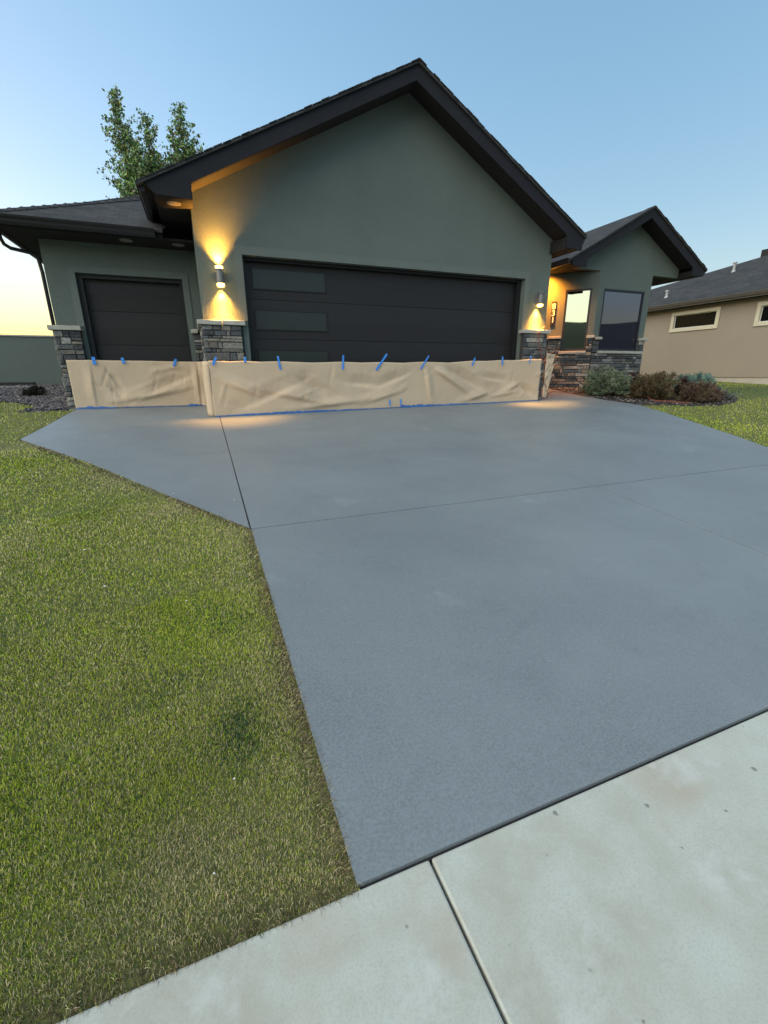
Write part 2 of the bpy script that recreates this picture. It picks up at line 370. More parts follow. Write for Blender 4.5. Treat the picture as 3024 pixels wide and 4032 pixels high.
sheet_obj('planting_bed', [bedR], M_mulch, -.012, 'dark mulch bed below the bay window', 'mulch bed', skirt=.03, step=.15, nz=.03)
bedL = [(-2.168, .965), (-2.54, .885), (-2.934, .895), (-2.86, 1.505), (-3.425, 2.385), (-3.75, 2.555), (-7, 2.505), (-7, 7.3), (-2.2, 7.3), (-2.2, 1.15), (-2.164, 1.15)]
sheet_obj('gravel_bed', [bedL], mat('gravel_soil', (.06, .06, .068), .95, (.1, .1, .105), 30, .6, bump=1, bscale=50), -.015, 'dark grey gravel bed beside the single garage', 'gravel bed', skirt=.03, nz=.03)

def stones(name, pts, rmin, rmax, cols, material):
    V = []; F = []; C = []
    base = np.array([(1, 0, 0), (-1, 0, 0), (0, 1, 0), (0, -1, 0), (0, 0, 1), (0, 0, -1)], float)
    fc = [(0, 2, 4), (2, 1, 4), (1, 3, 4), (3, 0, 4), (2, 0, 5), (1, 2, 5), (3, 1, 5), (0, 3, 5)]
    for (x, y) in pts:
        r = random.uniform(rmin, rmax); q = base*np.array([r*random.uniform(.7, 1.3), r*random.uniform(.7, 1.3), r*random.uniform(.45, .8)])*np.random.default_rng(random.randrange(10**9)).uniform(.75, 1.25, (6, 1))
        a = random.uniform(0, 6.28); ca, sa = math.cos(a), math.sin(a)
        k = len(V); c = random.choice(cols); f = random.uniform(.7, 1.3)
        z = h(x, y)
        for p in q: V.append((x+p[0]*ca-p[1]*sa, y+p[0]*sa+p[1]*ca, z+p[2]+r*.15))
        for t in fc: F.append([k+i for i in t]); C.append(tuple(min(.9, v*f) for v in c))
    mb = MB(); mb.v = V; mb.f = F; mb.c = C
    return mb.build(name, material)
def inpoly(x, y, P):
    c = False; n = len(P)
    for i in range(n):
        x1, y1 = P[i]; x2, y2 = P[(i+1) % n]
        if (y1 > y) != (y2 > y) and x < (x2-x1)*(y-y1)/(y2-y1)+x1: c = not c
    return c
def scatter(P, n, box):
    o = []
    while len(o) < n:
        x = random.uniform(box[0], box[1]); y = random.uniform(box[2], box[3])
        if inpoly(x, y, P): o.append((x, y))
    return o
o = stones('gravel', scatter(bedL, 5200, (-5.6, -2.1, .85, 7.2)), .018, .045, [(.075, .072, .082), (.11, .10, .11), (.05, .05, .06), (.17, .155, .15), (.09, .07, .068)], M_rock)
tag(o, 'dark purple grey crushed rock beside the single garage', 'gravel', kind='stuff')
o = stones('mulch_chips', scatter(bedR, 4200, (7.98, 12.3, -1.57, 1.6)), .012, .032, [(.05, .042, .042), (.075, .062, .055), (.035, .033, .036), (.10, .08, .07), (.20, .18, .16)], M_rock)
tag(o, 'loose dark bark and stone chips in the bed below the bay window', 'mulch', kind='stuff')

# grass blades -----------------------------------------------------
def grass(polys):
    X = []; Y = []
    bands = [(0, 1.6, 75000), (1.6, 2.4, 45000), (2.4, 4, 17000), (4, 6.5, 5000), (6.5, 10, 750), (10, 14, 330), (14, 20, 130)]
    cx, cy = -.149, -7.971; out = []
    for d0, d1, dens in bands:
        for P, (bx0, bx1, by0, by1) in polys:
            A = (bx1-bx0)*(by1-by0); n = int(A*dens)
            # keep only the ring
            x0, x1 = max(bx0, cx-d1), min(bx1, cx+d1); y0, y1 = max(by0, cy-d1), min(by1, cy+d1)
            if x1 <= x0 or y1 <= y0: continue
            n = int((x1-x0)*(y1-y0)*dens); x = rng.uniform(x0, x1, n); y = rng.uniform(y0, y1, n)
            d = np.hypot(x-cx, y-cy); k = (d >= d0) & (d < d1)
            az = np.degrees(np.arctan2(x-cx, y-cy)); k &= (az > -36) & (az < 78) | (d < 1.8)
            x = x[k]; y = y[k]
            c = np.zeros(len(x), bool); m_ = len(P)
            for i in range(m_):
                xa, ya = P[i]; xb, yb = P[(i+1) % m_]
                if ya == yb: continue
                t = ((ya > y) != (yb > y)) & (x < (xb-xa)*(y-ya)/(yb-ya)+xa); c ^= t
            out.append(np.stack([x[c], y[c], np.hypot(x[c]-cx, y[c]-cy)], 1))
    D = np.concatenate(out); x, y, d = D.T; n = len(x)
    # distance from the concrete edges
    def segd(ax, ay, bx, by):
        t = np.clip(((x-ax)*(bx-ax)+(y-ay)*(by-ay))/((bx-ax)**2+(by-ay)**2), 0, 1)
        return np.hypot(x-ax-t*(bx-ax), y-ay-t*(by-ay))
    E = [(.06, -7.19, .05, -4.8), (.05, -4.8, -2.32, -1.25), (-2.32, -1.25, -2.17, .96), (-12, -7.19, .06, -7.19)]
    de = np.min([segd(*e) for e in E], 0)
    p = vnoise(x, y, 1.5, 4); p2 = vnoise(x+40, y, 5., 3); p3 = vnoise(x, y+30, .8, 3)
    dry = np.clip((p-.48)*6, -.12, 1)*.5 + np.clip((p3-.52)*5, 0, .6)*.5 + np.exp(-(de/.25)**1.3)*.75 + np.exp(-((x+.42)**2+(y+4.35)**2)/.30**2)*.6
    dry += .75*np.exp(-(((x+.25)/.20)**2+((y+6.93)/.12)**2)) + .5*np.exp(-(((x+.95)/.5)**2+((y+3.6)/.35)**2)) + .4*np.exp(-(((x+1.6)/.35)**2+((y+4.6)/.5)**2)) + .35*(p2-.5)
    lush = np.exp(-(((x+.165)/.10)**2+((y+6.58)/.17)**2)*(.6+1.2*p2))*(.55+.6*p2) + .35*np.exp(-(((x+.42)/.14)**2+((y+6.25)/.09)**2)) + np.clip((.42-p)*4, 0, 1)*.5
    lush += np.where(x > 11.8, 1.6*np.exp(-((y+.3-(x-11.8)*.12)/.7)**2), 0)
    dry = np.where(x > 6, dry*.35, dry)
    rr = rng.random(n)
    green = np.array([.34, .43, .030]); dark = np.array([.035, .105, .045]); olive = np.array([.47, .47, .060]); tan = np.array([.62, .53, .29]); brown = np.array([.20, .145, .085])
    C = green[None]*(rng.uniform(.85, 1.15, n)[:, None]); 
    k = rng.random(n) < .33; C[k] = olive*rng.uniform(.85, 1.1, (k.sum(), 1))
    k = rng.random(n) < .12+.9*lush; C[k] = dark*rng.uniform(.7, 1.2, (k.sum(), 1))
    k = rng.random(n) < (.08+.55*dry)*np.clip(1-lush, .08, 1); C[k] = tan*rng.uniform(.6, 1.05, (k.sum(), 1))
    k = rng.random(n) < .02+.75*np.exp(-(de/.05)**2); C[k] = brown*rng.uniform(.5, 1.2, (k.sum(), 1))
    C *= (.80+.40*vnoise(x+9, y+5, 2.6, 4))[:, None]
    wd = np.clip(.0011*d+.0003, .0015, .011)*rng.uniform(.7, 1.2, n)
    ht = (.0078+.0009*d)*rng.uniform(.5, 1.3, n)*(1+.5*np.clip(lush, 0, 1))
    ht = np.where(de < .05, ht*.9, ht)
    a = rng.uniform(0, 2*np.pi, n); la = rng.uniform(0, 2*np.pi, n)+.0; lean = ht*rng.uniform(.3, 1.15, n)
    near = (de < .04) & (rng.random(n) < .4) & (x < 1)
    ysd = (np.abs(y+7.19) < .04); xsd = near & ~ysd
    la = np.where(near & ysd, -np.pi/2+rng.normal(0, .5, n), np.where(xsd, rng.normal(0, .6, n), la)); lean = np.where(near, lean+rng.uniform(.004, .022, n), lean)
    z = H(x, y)-.008
    ca, sa = np.cos(a)*wd/2, np.sin(a)*wd/2
    mx, my = x+np.cos(la)*lean*.35, y+np.sin(la)*lean*.35; tx, ty = x+np.cos(la)*lean, y+np.sin(la)*lean
    V = np.empty((n, 5, 3), np.float32)
    V[:, 0] = np.stack([x-ca, y-sa, z], 1); V[:, 1] = np.stack([x+ca, y+sa, z], 1)
    V[:, 2] = np.stack([mx-ca*.8, my-sa*.8, z+.004+ht*.62], 1); V[:, 3] = np.stack([mx+ca*.8, my+sa*.8, z+.004+ht*.62], 1)
    V[:, 4] = np.stack([tx, ty, z+.004+ht*.92], 1)
    me = bpy.data.meshes.new('grass'); me.vertices.add(n*5); me.vertices.foreach_set('co', V.ravel())
    idx = np.arange(n)[:, None]*5; L = (idx+np.array([0, 1, 3, 2, 2, 3, 4])).ravel()
    me.loops.add(n*7); me.loops.foreach_set('vertex_index', L.astype(np.int32))
    me.polygons.add(n*2)
    ls = (np.arange(n)[:, None]*7+np.array([0, 4])).ravel(); me.polygons.foreach_set('loop_start', ls.astype(np.int32))
    me.update(calc_edges=True)
    at = me.color_attributes.new('Col', 'FLOAT_COLOR', 'POINT')
    ca4 = np.ones((n, 5, 4), np.float32); ca4[:, :, :3] = C[:, None, :]; at.data.foreach_set('color', ca4.ravel())
    me.materials.append(M_grass); me.validate()
    o = bpy.data.objects.new('grass', me); COL.objects.link(o)
    print('blades', n)
    return tag(o, 'short mown green and straw coloured grass on the lawns', 'grass', kind='stuff')
grass([(leftlawn, (-7.5, .09, -7.196, 2.56)), (rightlawn, (6.2, 16.9, -7.1, 2.6)), ([(12.3, 2.6), (16.96, 2.6), (16.96, 5), (12.3, 5)], (12.3, 16.96, 2.6, 5))])

# small pale specks lying in the grass and on the slab
for i, (x, y, r) in enumerate([(-.199, -6.778, .0035), (-.269, -7.035, .003), (-.409, -6.398, .0035), (-.774, -5.37, .008), (-.966, -4.847, .009), (-.358, -5.662, .006), (-.487, -3.864, .007), (-.01, -4.173, .007)]):
    mb = MB(); K = 7
    vs = [(x, y, .35*r)] + [(x+r*random.uniform(.7, 1.2)*math.cos(6.283*k/K), y+r*random.uniform(.7, 1.2)*math.sin(6.283*k/K), 0) for k in range(K)] + [(x, y, -r*.4)]
    zz = h(x, y)+(.016 if i < 6 else .004); vs = [(a, b, c+zz) for a, b, c in vs]
    mb.add(vs, [(0, 1+k, 1+(k+1) % K) for k in range(K)]+[(K+1, 1+(k+1) % K, 1+k) for k in range(K)])
    o = mb.build('petal', M_white); set_origin(o, (x, y, zz))
    lab = ['small white petal in the grass beside the dark green patch', 'small white petal in the grass nearest the sidewalk', 'small white petal in the grass left of the dark green patch', 'white petal on the left lawn in the browner patch', 'white petal on the left lawn nearest the left side of the picture', 'white petal on the left lawn between the dry patch and the driveway', 'white petal on the grey slab close to its slanted left edge', 'white petal on the grey slab left of the long dark joint'][i]
    tag(o, lab, 'petal', 'white petals scattered on the lawn and slab')

# ---------------------------------------------------------------- stone veneer generator
SC = [(.38, .37, .34), (.19, .20, .205), (.085, .095, .11), (.035, .039, .046), (.30, .27, .22), (.075, .080, .086), (.055, .060, .066), (.11, .112, .115), (.095, .092, .09), (.17, .165, .155), (.065, .072, .08), (.27, .245, .205), (.40, .37, .325), (.14, .125, .11), (.20, .17, .135), (.24, .235, .225), (.05, .053, .058), (.045, .05, .055), (.36, .34, .31)]
def veneer(mb, p0, p1, z0, z1, depth=.045, seed=1, rowh=(.055, .115)):
    """ledge stones along the wall line p0->p1 (outer side to the right of the direction)"""
    rd = random.Random(seed); p0 = Vector(p0); p1 = Vector(p1); L = (p1-p0).length; d = (p1-p0)/L; nrm = Vector((d.y, -d.x))
    def P(u, o, z): q = p0+d*u+nrm*o; return (q.x, q.y, z)
    z = z0
    while z < z1-.015:
        rh = min(rd.choice([.045, .06, .075, .095, .12, .14])*rd.uniform(.85, 1.1), z1-z)
        if z1-z-rh < .03: rh = z1-z
        u = -.0
        while u < L-1e-3:
            l = rd.choice([.07, .11, .16, .24, .34])*rd.uniform(.85, 1.2); l = min(l, L-u)
            if L-u-l < .06: l = L-u
            parts = [(z, rh)] if rd.random() < .75 or rh < .09 else [(z, rh*.48), (z+rh*.5, rh*.5)]
            for zz, hh in parts:
                o = depth*rd.uniform(.55, 1.15); g = .004; c = rd.choice(SC); f = rd.uniform(.75, 1.25)
                c = tuple(v*f for v in c); b = rd.uniform(.006, .012)
                j = lambda: rd.uniform(-.006, .006)
                vs = [P(u+g, 0, zz+g), P(u+l-g, 0, zz+g), P(u+l-g, 0, zz+hh-g), P(u+g, 0, zz+hh-g),
                      P(u+g+j()*.5, o-b, zz+g+j()), P(u+l-g+j()*.5, o-b, zz+g+j()), P(u+l-g+j()*.5, o-b, zz+hh-g+j()), P(u+g+j()*.5, o-b, zz+hh-g+j()),
                      P(u+g+b, o+j(), zz+g+b), P(u+l-g-b, o+j(), zz+g+b), P(u+l-g-b, o+j(), zz+hh-g-b), P(u+g+b, o+j(), zz+hh-g-b)]
                fs = [(0, 1, 5, 4), (1, 2, 6, 5), (2, 3, 7, 6), (3, 0, 4, 7), (4, 5, 9, 8), (5, 6, 10, 9), (6, 7, 11, 10), (7, 4, 8, 11), (8, 9, 10, 11)]
                mb.add(vs, fs, c)
            u += l
        z += rh
def ledge_poly(mb, pts, z0, z1, seed=0):
    rd = random.Random(seed); top = [(x+rd.uniform(-.004, .004), y+rd.uniform(-.004, .004), z1+rd.uniform(-.004, .002)) for x, y in pts]
    bot = [(x, y, z0+rd.uniform(-.004, .004)) for x, y in pts]; n = len(pts)
    mb.add(bot+top, [list(range(n))[::-1], list(range(n, 2*n))]+[(i, (i+1) % n, (i+1) % n+n, i+n) for i in range(n)])

# ---------------------------------------------------------------- the house
house = thing('house', 'dark green grey stucco house with two charcoal garage doors and stone piers', 'house', (3.3, 0, 0))
# walls
mb = MB()
mb.prism([(0, -.1), (.65, -.1), (.65, 2.42), (6.02, 2.42), (6.02, -.1), (6.63, -.1), (6.63, 3.17), (3.47, 5.0), (0, 3.2)], 0, .12)
mb.box(0, .12, .12, 8.5, -.1, 3.05); mb.box(6.51, 6.63, .12, 5, -.1, 3.05)
wall = mb.build('wall', M_stucco, house)
mb = MB()
mb.prism([(-2.24, -.1), (-1.84, -.1), (-1.84, 2.22), (-.27, 2.22), (-.27, -.1), (-.002, -.1), (-.002, 2.72), (-2.24, 2.72)], 1.15, 1.27)
mb.box(-2.24, -2.12, 1.27, 8.5, -.1, 2.72)
mb.build('wing_wall', M_stucco, house)
# bay: front face with window hole, angled face with window hole, gable above
def frame_poly(mb, org, d, u0, u1, z0, z1, hu0, hu1, hz0, hz1, off):
    O = Vector(org); D = Vector(d)
    P = lambda u, z: (O.x+D.x*u, O.y+D.y*u, z)
    for a, b, c, e in ((u0, hu0, z0, z1), (hu1, u1, z0, z1), (hu0, hu1, z0, hz0), (hu0, hu1, hz1, z1)):
        mb.prismv([P(a, c), P(b, c), P(b, e), P(a, e)], off)
mb = MB()
frame_poly(mb, (9.28, 1.3), (1, 0), 0, 1.78, -.2, 3.04, .18, 1.58, 1.20, 2.65, (0, .12, 0))
q = 1/math.sqrt(2)
frame_poly(mb, (9.28, 1.3), (-q, q), 0, 1.4, -.2, 3.04, .145, .755, 1.20, 2.66, (.12*q, .12*q, 0))
mb.prismv([(11.06, 1.3, -.2), (11.9, 2.14, -.2), (11.9, 2.14, 3.04), (11.06, 1.3, 3.04)], (-.085, .085, 0))
mb.box(8.17, 8.29, 2.3, 4.2, -.2, 3.04)
mb.box(11.8, 11.92, 2.15, 6, -.2, 3.04)
mb.prism([(8.42, 3.04), (11.97, 3.04), (11.98, 3.27), (10.36, 4.16), (8.42, 3.18)], 1.3, 1.42)
mb.box(6.64, 8.28, 4.2, 4.32, -.2, 3.04)
mb.build('bay_wall', M_stucco, house)

# raised stucco trim round the doors
mb = MB()
mb.box(.532, .65, -.022, 0, 1.47, 2.54); mb.box(.651, 6.019, -.022, 0, 2.42, 2.54); mb.box(6.02, 6.13, -.022, 0, 1.49, 2.54)
mb.box(.56, .648, -.03, -.001, -.1, 1.385); 
mb.box(-1.94, -1.842, 1.136, 1.149, 1.42, 2.32); mb.box(-1.841, -.271, 1.136, 1.149, 2.222, 2.32); mb.box(-.27, -.17, 1.136, 1.149, 1.42, 2.32)
mb.build('door_surround', M_trim, house)
# thin, slightly paler panel over the left side of the big gable wall
mb = MB()
mb.box(-.012, -.0005, .0, 1.10, 1.46, 2.95)
mb.build('side_panel', M_trim, house)

# jambs
mb = MB(); mb.box(5.93, 6.018, .10, .24, -.1, 2.37); mb.box(.652, .70, .10, .24, -.1, 2.37); mb.box(.652, 6.018, .10, .24, 2.37, 2.418)
mb.box(-1.838, -1.76, 1.2, 1.30, -.1, 2.16); mb.box(-.315, -.272, 1.2, 1.30, -.1, 2.16); mb.box(-1.838, -.272, 1.2, 1.30, 2.16, 2.218)
mb.build('door_jamb', M_black, house)

# garage doors
def garage_door(x0, x1, y, zb, sh, panes):
    root = None; mb = MB()
    for k in range(4):
        za = zb+k*sh+.003; zt = zb+(k+1)*sh-.003; zm = (za+zt)/2
        mb.add([(x0, y, za), (x1, y, za), (x1, y-.007, zm), (x0, y-.007, zm), (x0, y, zt), (x1, y, zt)], [(0, 1, 2, 3), (3, 2, 5, 4)])
        mb.add([(x0, y+.04, za), (x1, y+.04, za), (x1, y+.04, zt), (x0, y+.04, zt), (x0, y, za), (x1, y, za), (x1, y, zt), (x0, y, zt)], [(0, 3, 2, 1), (0, 1, 5, 4), (3, 7, 6, 2), (0, 4, 7, 3), (1, 2, 6, 5)])
    mb.box(x0, x1, y+.045, y+.06, zb, zb+4*sh)
    d = mb.build('garage_door', M_door, house)
    for (a, b, c, e) in panes:
        mb = MB(); t = .018
        mb.box(a, b, y-.020, y-.001, e-t, e); mb.box(a, b, y-.020, y-.001, c, c+t); mb.box(a, a+t, y-.020, y-.001, c+t, e-t); mb.box(b-t, b, y-.020, y-.001, c+t, e-t)
        f = mb.build('pane_frame', M_door, d)
        mb = MB(); mb.box(a+t, b-t, y-.011, y-.003, c+t, e-t); mb.build('window_pane', M_pane, d)
    return d
d1 = garage_door(.70, 5.93, .20, 0.0, .61, [(.79, 2.02, 1.975, 2.30), (.79, 2.02, 1.36, 1.68), (.79, 2.02, .75, 1.06)])
d1['label'] = 'wide charcoal garage door with three small frosted windows'
d2 = garage_door(-1.76, -.315, 1.30, .085, .5335, [])
d2['label'] = 'single charcoal garage door without windows'

# fascia, soffits, gutters -----------------------------------------
mb = MB()
mb.prism([(-.56, 3.072), (3.415, 5.072), (3.394, 4.874), (.026, 3.141), (.012, 2.945), (-.43, 2.955), (-.50, 3.01)], -.45, -.41)
mb.prism([(3.415, 5.072), (6.95, 3.108), (6.95, 2.89), (6.585, 2.91), (6.555, 3.122), (3.394, 4.874)], -.45, -.41)
mb.build('fascia', M_fascia, house, bevel=.004)
mb = MB()
t = .03
mb.add([(.026, -.41, 3.141), (3.394, -.41, 4.874), (3.47, .0, 4.945), (.026, .0, 3.175), (.026, -.41, 3.20), (3.394, -.41, 4.93), (3.47, .0, 5.02), (.026, .0, 3.23)],
       [(0, 1, 2, 3), (7, 6, 5, 4), (0, 4, 5, 1), (1, 5, 6, 2), (2, 6, 7, 3), (3, 7, 4, 0)])
mb.add([(3.394, -.41, 4.874), (6.555, -.41, 3.122), (6.63, .0, 3.133), (3.47, .0, 4.945), (3.394, -.41, 4.93), (6.555, -.41, 3.18), (6.63, .0, 3.19), (3.47, .0, 5.02)],
       [(0, 1, 2, 3), (7, 6, 5, 4), (0, 4, 5, 1), (1, 5, 6, 2), (2, 6, 7, 3), (3, 7, 4, 0)])
# boxed eave returns and side soffits
mb.box(-.46, .022, -.409, -.002, 2.958, 3.14); mb.box(-.46, -.002, -.001, 8.6, 2.958, 3.0)
mb.box(6.56, 6.90, -.409, -.002, 2.90, 3.10); mb.box(6.632, 6.90, -.001, 6, 2.90, 2.95)
# wing soffit
mb.box(-2.58, -.002, .60, 1.149, 2.665, 2.70); mb.box(-2.58, -2.242, 1.15, 8.6, 2.665, 2.70)
# bay soffits
mb.box(8.02, 12.32, 1.44, 6, 3.045, 3.09); mb.box(8.02, 8.40, .94, 1.44, 3.02, 3.12); mb.box(11.99, 12.32, .94, 1.44, 3.03, 3.15);
mb.add([(8.42, .93, 3.14), (10.25, .93, 4.145), (10.36, 1.3, 4.12), (8.42, 1.3, 3.15), (8.42, .93, 3.18), (10.25, .93, 4.19), (10.36, 1.3, 4.18), (8.42, 1.3, 3.19)],
       [(0, 1, 2, 3), (7, 6, 5, 4), (0, 4, 5, 1), (1, 5, 6, 2), (2, 6, 7, 3), (3, 7, 4, 0)])
mb.add([(10.25, .93, 4.145), (11.96, .93, 3.21), (11.98, 1.3, 3.235), (10.36, 1.3, 4.12), (10.25, .93, 4.19), (11.96, .93, 3.25), (11.98, 1.3, 3.28), (10.36, 1.3, 4.18)],
       [(0, 1, 2, 3), (7, 6, 5, 4), (0, 4, 5, 1), (1, 5, 6, 2), (2, 6, 7, 3), (3, 7, 4, 0)])
mb.box(6.64, 8.019, 2.2, 6, 3.045, 3.09)
mb.build('soffit', M_soffit, house)
mb = MB()
mb.prism([(7.98, 3.12), (10.27, 4.35), (10.25, 4.145), (8.42, 3.14), (8.42, 2.985), (8.0, 2.985)], .90, .93)
mb.prism([(10.27, 4.35), (12.40, 3.18), (12.36, 3.03), (11.98, 3.02), (11.95, 3.21), (10.25, 4.145)], .90, .93)
mb.build('bay_fascia', M_fascia, house, bevel=.004)
mb = MB(); mb.box(-2.60, -.462, .555, .60, 2.655, 2.77); mb.box(-2.625, -2.58, .60, 8.6, 2.655, 2.77)
mb.build('wing_fascia', M_fascia, house)
def gutter(mb, a, b, out, zt, s=.115):                # ogee gutter along a->b
    a = Vector(a); b = Vector(b); n = Vector(out)
    prof = [(0, 0), (0, -s), (.055, -s), (.075, -s*.72), (.082, -s*.45), (.105, -s*.2), (.11, 0), (.10, 0), (.096, -.012), (.008, -.012)]
    P = lambda c, o, z: (c.x+n.x*o, c.y+n.y*o, zt+z)
    k = [P(a, o, z) for o, z in prof]+[P(b, o, z) for o, z in prof]; m_ = len(prof)
    mb.add(k, [list(range(m_)), list(range(2*m_-1, m_-1, -1))]+[(i, (i+1) % m_, (i+1) % m_+m_, i+m_) for i in range(m_)])
def gut(*a, **k):
    mb = MB(); gutter(mb, *a, **k); return mb.build('gutter', M_gutter, house)
gut((-.565, -.40), (-.565, .9), (-1, 0), 3.10)
gut((6.955, -.40), (6.955, 3), (1, 0), 3.12)
gut((-2.74, .552), (-.56, .552), (0, -1), 2.78)
gut((-2.628, .46), (-2.628, 8.6), (-1, 0), 2.78)
gut((7.985, .94), (7.985, 2.6), (-1, 0), 3.14)
gut((12.41, .94), (12.41, 6), (1, 0), 3.17)
# downspout from the side gutter, elbowing back to the wall corner
mb = MB()
mb.tube([(-2.68, 1.02, 2.67), (-2.68, 1.03, 2.60), (-2.66, 1.06, 2.53), (-2.60, 1.10, 2.49), (-2.45, 1.14, 2.47), (-2.34, 1.17, 2.45), (-2.30, 1.19, 2.40), (-2.285, 1.2, 2.2), (-2.285, 1.2, .25)], .027, 8)
mb.build('downspout', M_gutter, house, smooth=True)

# roofs -------------------------------------------------------------
def slabroof(name, polys, thick=.035):
    mb = MB()
    for p in polys: mb.prismv(p, (0, 0, -thick))
    o = mb.build(name, M_shingle); roof_uv(o); put(o, house); return o
slabroof('roof', [[(-.66, -.485, 3.06), (3.415, -.485, 5.112), (3.415, 9, 5.112), (-.66, 9, 3.06)],
                  [(3.415, -.485, 5.112), (7.0, -.485, 3.125), (7.0, 9, 3.125), (3.415, 9, 5.112)]])
slabroof('wing_roof', [[(-2.70, .49, 2.775), (-.45, .49, 2.775), (-.45, 3.4, 4.23), (.21, 3.4, 4.23)],
                       [(-2.70, .49, 2.775), (.21, 3.4, 4.23), (.21, 5.8, 4.23), (-2.70, 8.7, 2.775)]])
slabroof('bay_roof', [[(7.93, .87, 3.12), (10.27, .87, 4.388), (10.27, 7, 4.388), (7.93, 7, 3.12)],
                      [(10.27, .87, 4.388), (12.46, .87, 3.185), (12.46, 7, 3.185), (10.27, 7, 4.388)],
                      [(6.2, 2.6, 2.188+.02), (7.93, 2.6, 3.125), (7.93, 7, 3.125), (6.2, 7, 2.208)]][:2])
slabroof('porch_roof', [[(6.72, 2.3, 3.16), (8.4, 2.3, 3.16), (8.4, 6.5, 4.9), (6.72, 6.5, 4.9)]])
# rough shingle edges along the rakes: individual tabs
mb = MB()
def tabs(a, b, n, seed):
    rd = random.Random(seed); a = Vector(a); b = Vector(b)
    for i in range(n):
        t0 = i/n; t1 = (i+1)/n-.06/n; p = a.lerp(b, t0); q2 = a.lerp(b, t1); o = rd.uniform(0, .018); hz = rd.uniform(.004, .014)
        mb.prismv([(p.x, p.y-o, p.z), (q2.x, q2.y-o, q2.z), (q2.x, q2.y+.22, q2.z), (p.x, p.y+.22, p.z)], (0, 0, hz))
tabs((-.66, -.49, 3.061), (3.41, -.49, 5.111), 32, 1); tabs((3.42, -.49, 5.111), (7.0, -.49, 3.126), 30, 2)
o = mb.build('rake_shingles', M_shingle); roof_uv(o); put(o, house); mb = MB()
tabs((7.93, .865, 3.121), (10.265, .865, 4.388), 18, 3); tabs((10.275, .865, 4.388), (12.46, .865, 3.186), 18, 4)
o = mb.build('rake_shingles', M_shingle); roof_uv(o); put(o, house)
# ridge and hip caps
mb = MB()
for i in range(22):
    y = -.49+i*.13; mb.prismv([(3.29, y, 5.056), (3.415, y-.0, 5.122), (3.54, y, 5.05), (3.54, y+.15, 5.06), (3.415, y+.15, 5.134), (3.29, y+.15, 5.066)][:6], (0, 0, .012))
o = mb.build('ridge_cap', M_shingle); roof_uv(o); put(o, house); mb = MB()
for i in range(24):
    t = i/24; x = -2.66+2.85*t; y = .53+2.85*t; z = 2.80+1.43*t
    mb.prismv([(x-.02, y+.10, z-.012), (x, y, z+.018), (x+.10, y-.02, z-.012), (x+.2, y+.09, z+.035), (x+.11, y+.11, z+.068), (x+.08, y+.2, z+.035)], (0, 0, .012))
o = mb.build('hip_cap', M_shingle); roof_uv(o); put(o, house)

# stone piers and caps ------------------------------------------------
def core(*a):
    mb = MB(); mb.box(*a); mb.build('mortar_backing', M_mortar, house)
core(-.05, .53, -.10, -.001, -.15, 1.385); core(-.05, -.013, 0, 1.04, -.15, 1.385)
core(6.03, 6.60, -.09, -.001, -.15, 1.41); core(6.631, 6.66, -.04, 1.5, -.15, 1.38)
core(-2.27, -1.90, 1.06, 1.149, -.15, 1.345); core(-.19, -.052, 1.06, 1.149, -.15, 1.345)
def dirbox(mb, org, d, u0, u1, o0, o1, z0, z1):
    O = Vector((*org, 0)); D = Vector((*d, 0)); N = Vector((D.y, -D.x, 0))
    P = lambda u, o, z: tuple(O+D*u+N*o+Vector((0, 0, z)))
    mb.add([P(u0, o0, z0), P(u1, o0, z0), P(u1, o1, z0), P(u0, o1, z0), P(u0, o0, z1), P(u1, o0, z1), P(u1, o1, z1), P(u0, o1, z1)],
           [(0, 3, 2, 1), (4, 5, 6, 7), (0, 1, 5, 4), (1, 2, 6, 5), (2, 3, 7, 6), (3, 0, 4, 7)])
# angled face: direction from back-left to the corner, outer normal (-q,-q)
AO = (9.28-1.4*q, 1.3+1.4*q); AD = (q, -q)            # u = 1.4 at the corner
mb = MB()
dirbox(mb, AO, AD, 0, 1.40, .001, .03, -.2, 1.15); dirbox(mb, AO, AD, 1.26, 1.40, .001, .03, 1.15, 1.49); dirbox(mb, AO, AD, 0, .64, .001, .03, 1.15, 1.49)
mb.build('mortar_backing', M_mortar, house)
mb = MB()
mb.box(9.27, 11.06, 1.27, 1.299, -.2, 1.15); mb.box(9.27, 9.45, 1.27, 1.299, 1.15, 1.45); mb.box(10.88, 11.06, 1.27, 1.299, 1.15, 1.45)
mb.build('mortar_backing', M_mortar, house)
A0 = Vector(AO); D_ = Vector(AD); N_ = Vector((-q, -q))*.03
pt = lambda u: tuple(A0+D_*u+N_)
for grp in ([((-.05, -.10), (.53, -.10), -.08, 1.385, .035, 5), ((-.05, 1.04), (-.05, -.10), -.08, 1.385, .03, 6)],
            [((6.03, -.09), (6.60, -.09), -.05, 1.41, .035, 7), ((6.60, -.09), (6.60, -.005), -.05, 1.41, .035, 17)],
            [((-2.27, 1.06), (-1.90, 1.06), -.05, 1.345, .035, 8), ((-2.27, 1.149), (-2.27, 1.06), -.05, 1.345, .03, 18)],
            [((-.19, 1.06), (-.052, 1.06), -.05, 1.345, .03, 9)],
            [(pt(0), pt(1.40), -.05, 1.15, .04, 10), (pt(1.26), pt(1.40), 1.15, 1.49, .04, 11), (pt(0), pt(.64), 1.15, 1.49, .04, 12)],
            [((9.27, 1.27), (11.06, 1.27), -.08, 1.12, .04, 13), ((9.27, 1.27), (9.45, 1.27), 1.15, 1.45, .04, 14), ((10.88, 1.27), (11.06, 1.27), 1.15, 1.45, .04, 15)]):
    mb = MB()
    for a, b, c, e, dp, sd_ in grp: veneer(mb, a, b, c, e, dp, sd_)
    mb.build('stone_veneer', M_stone, house)
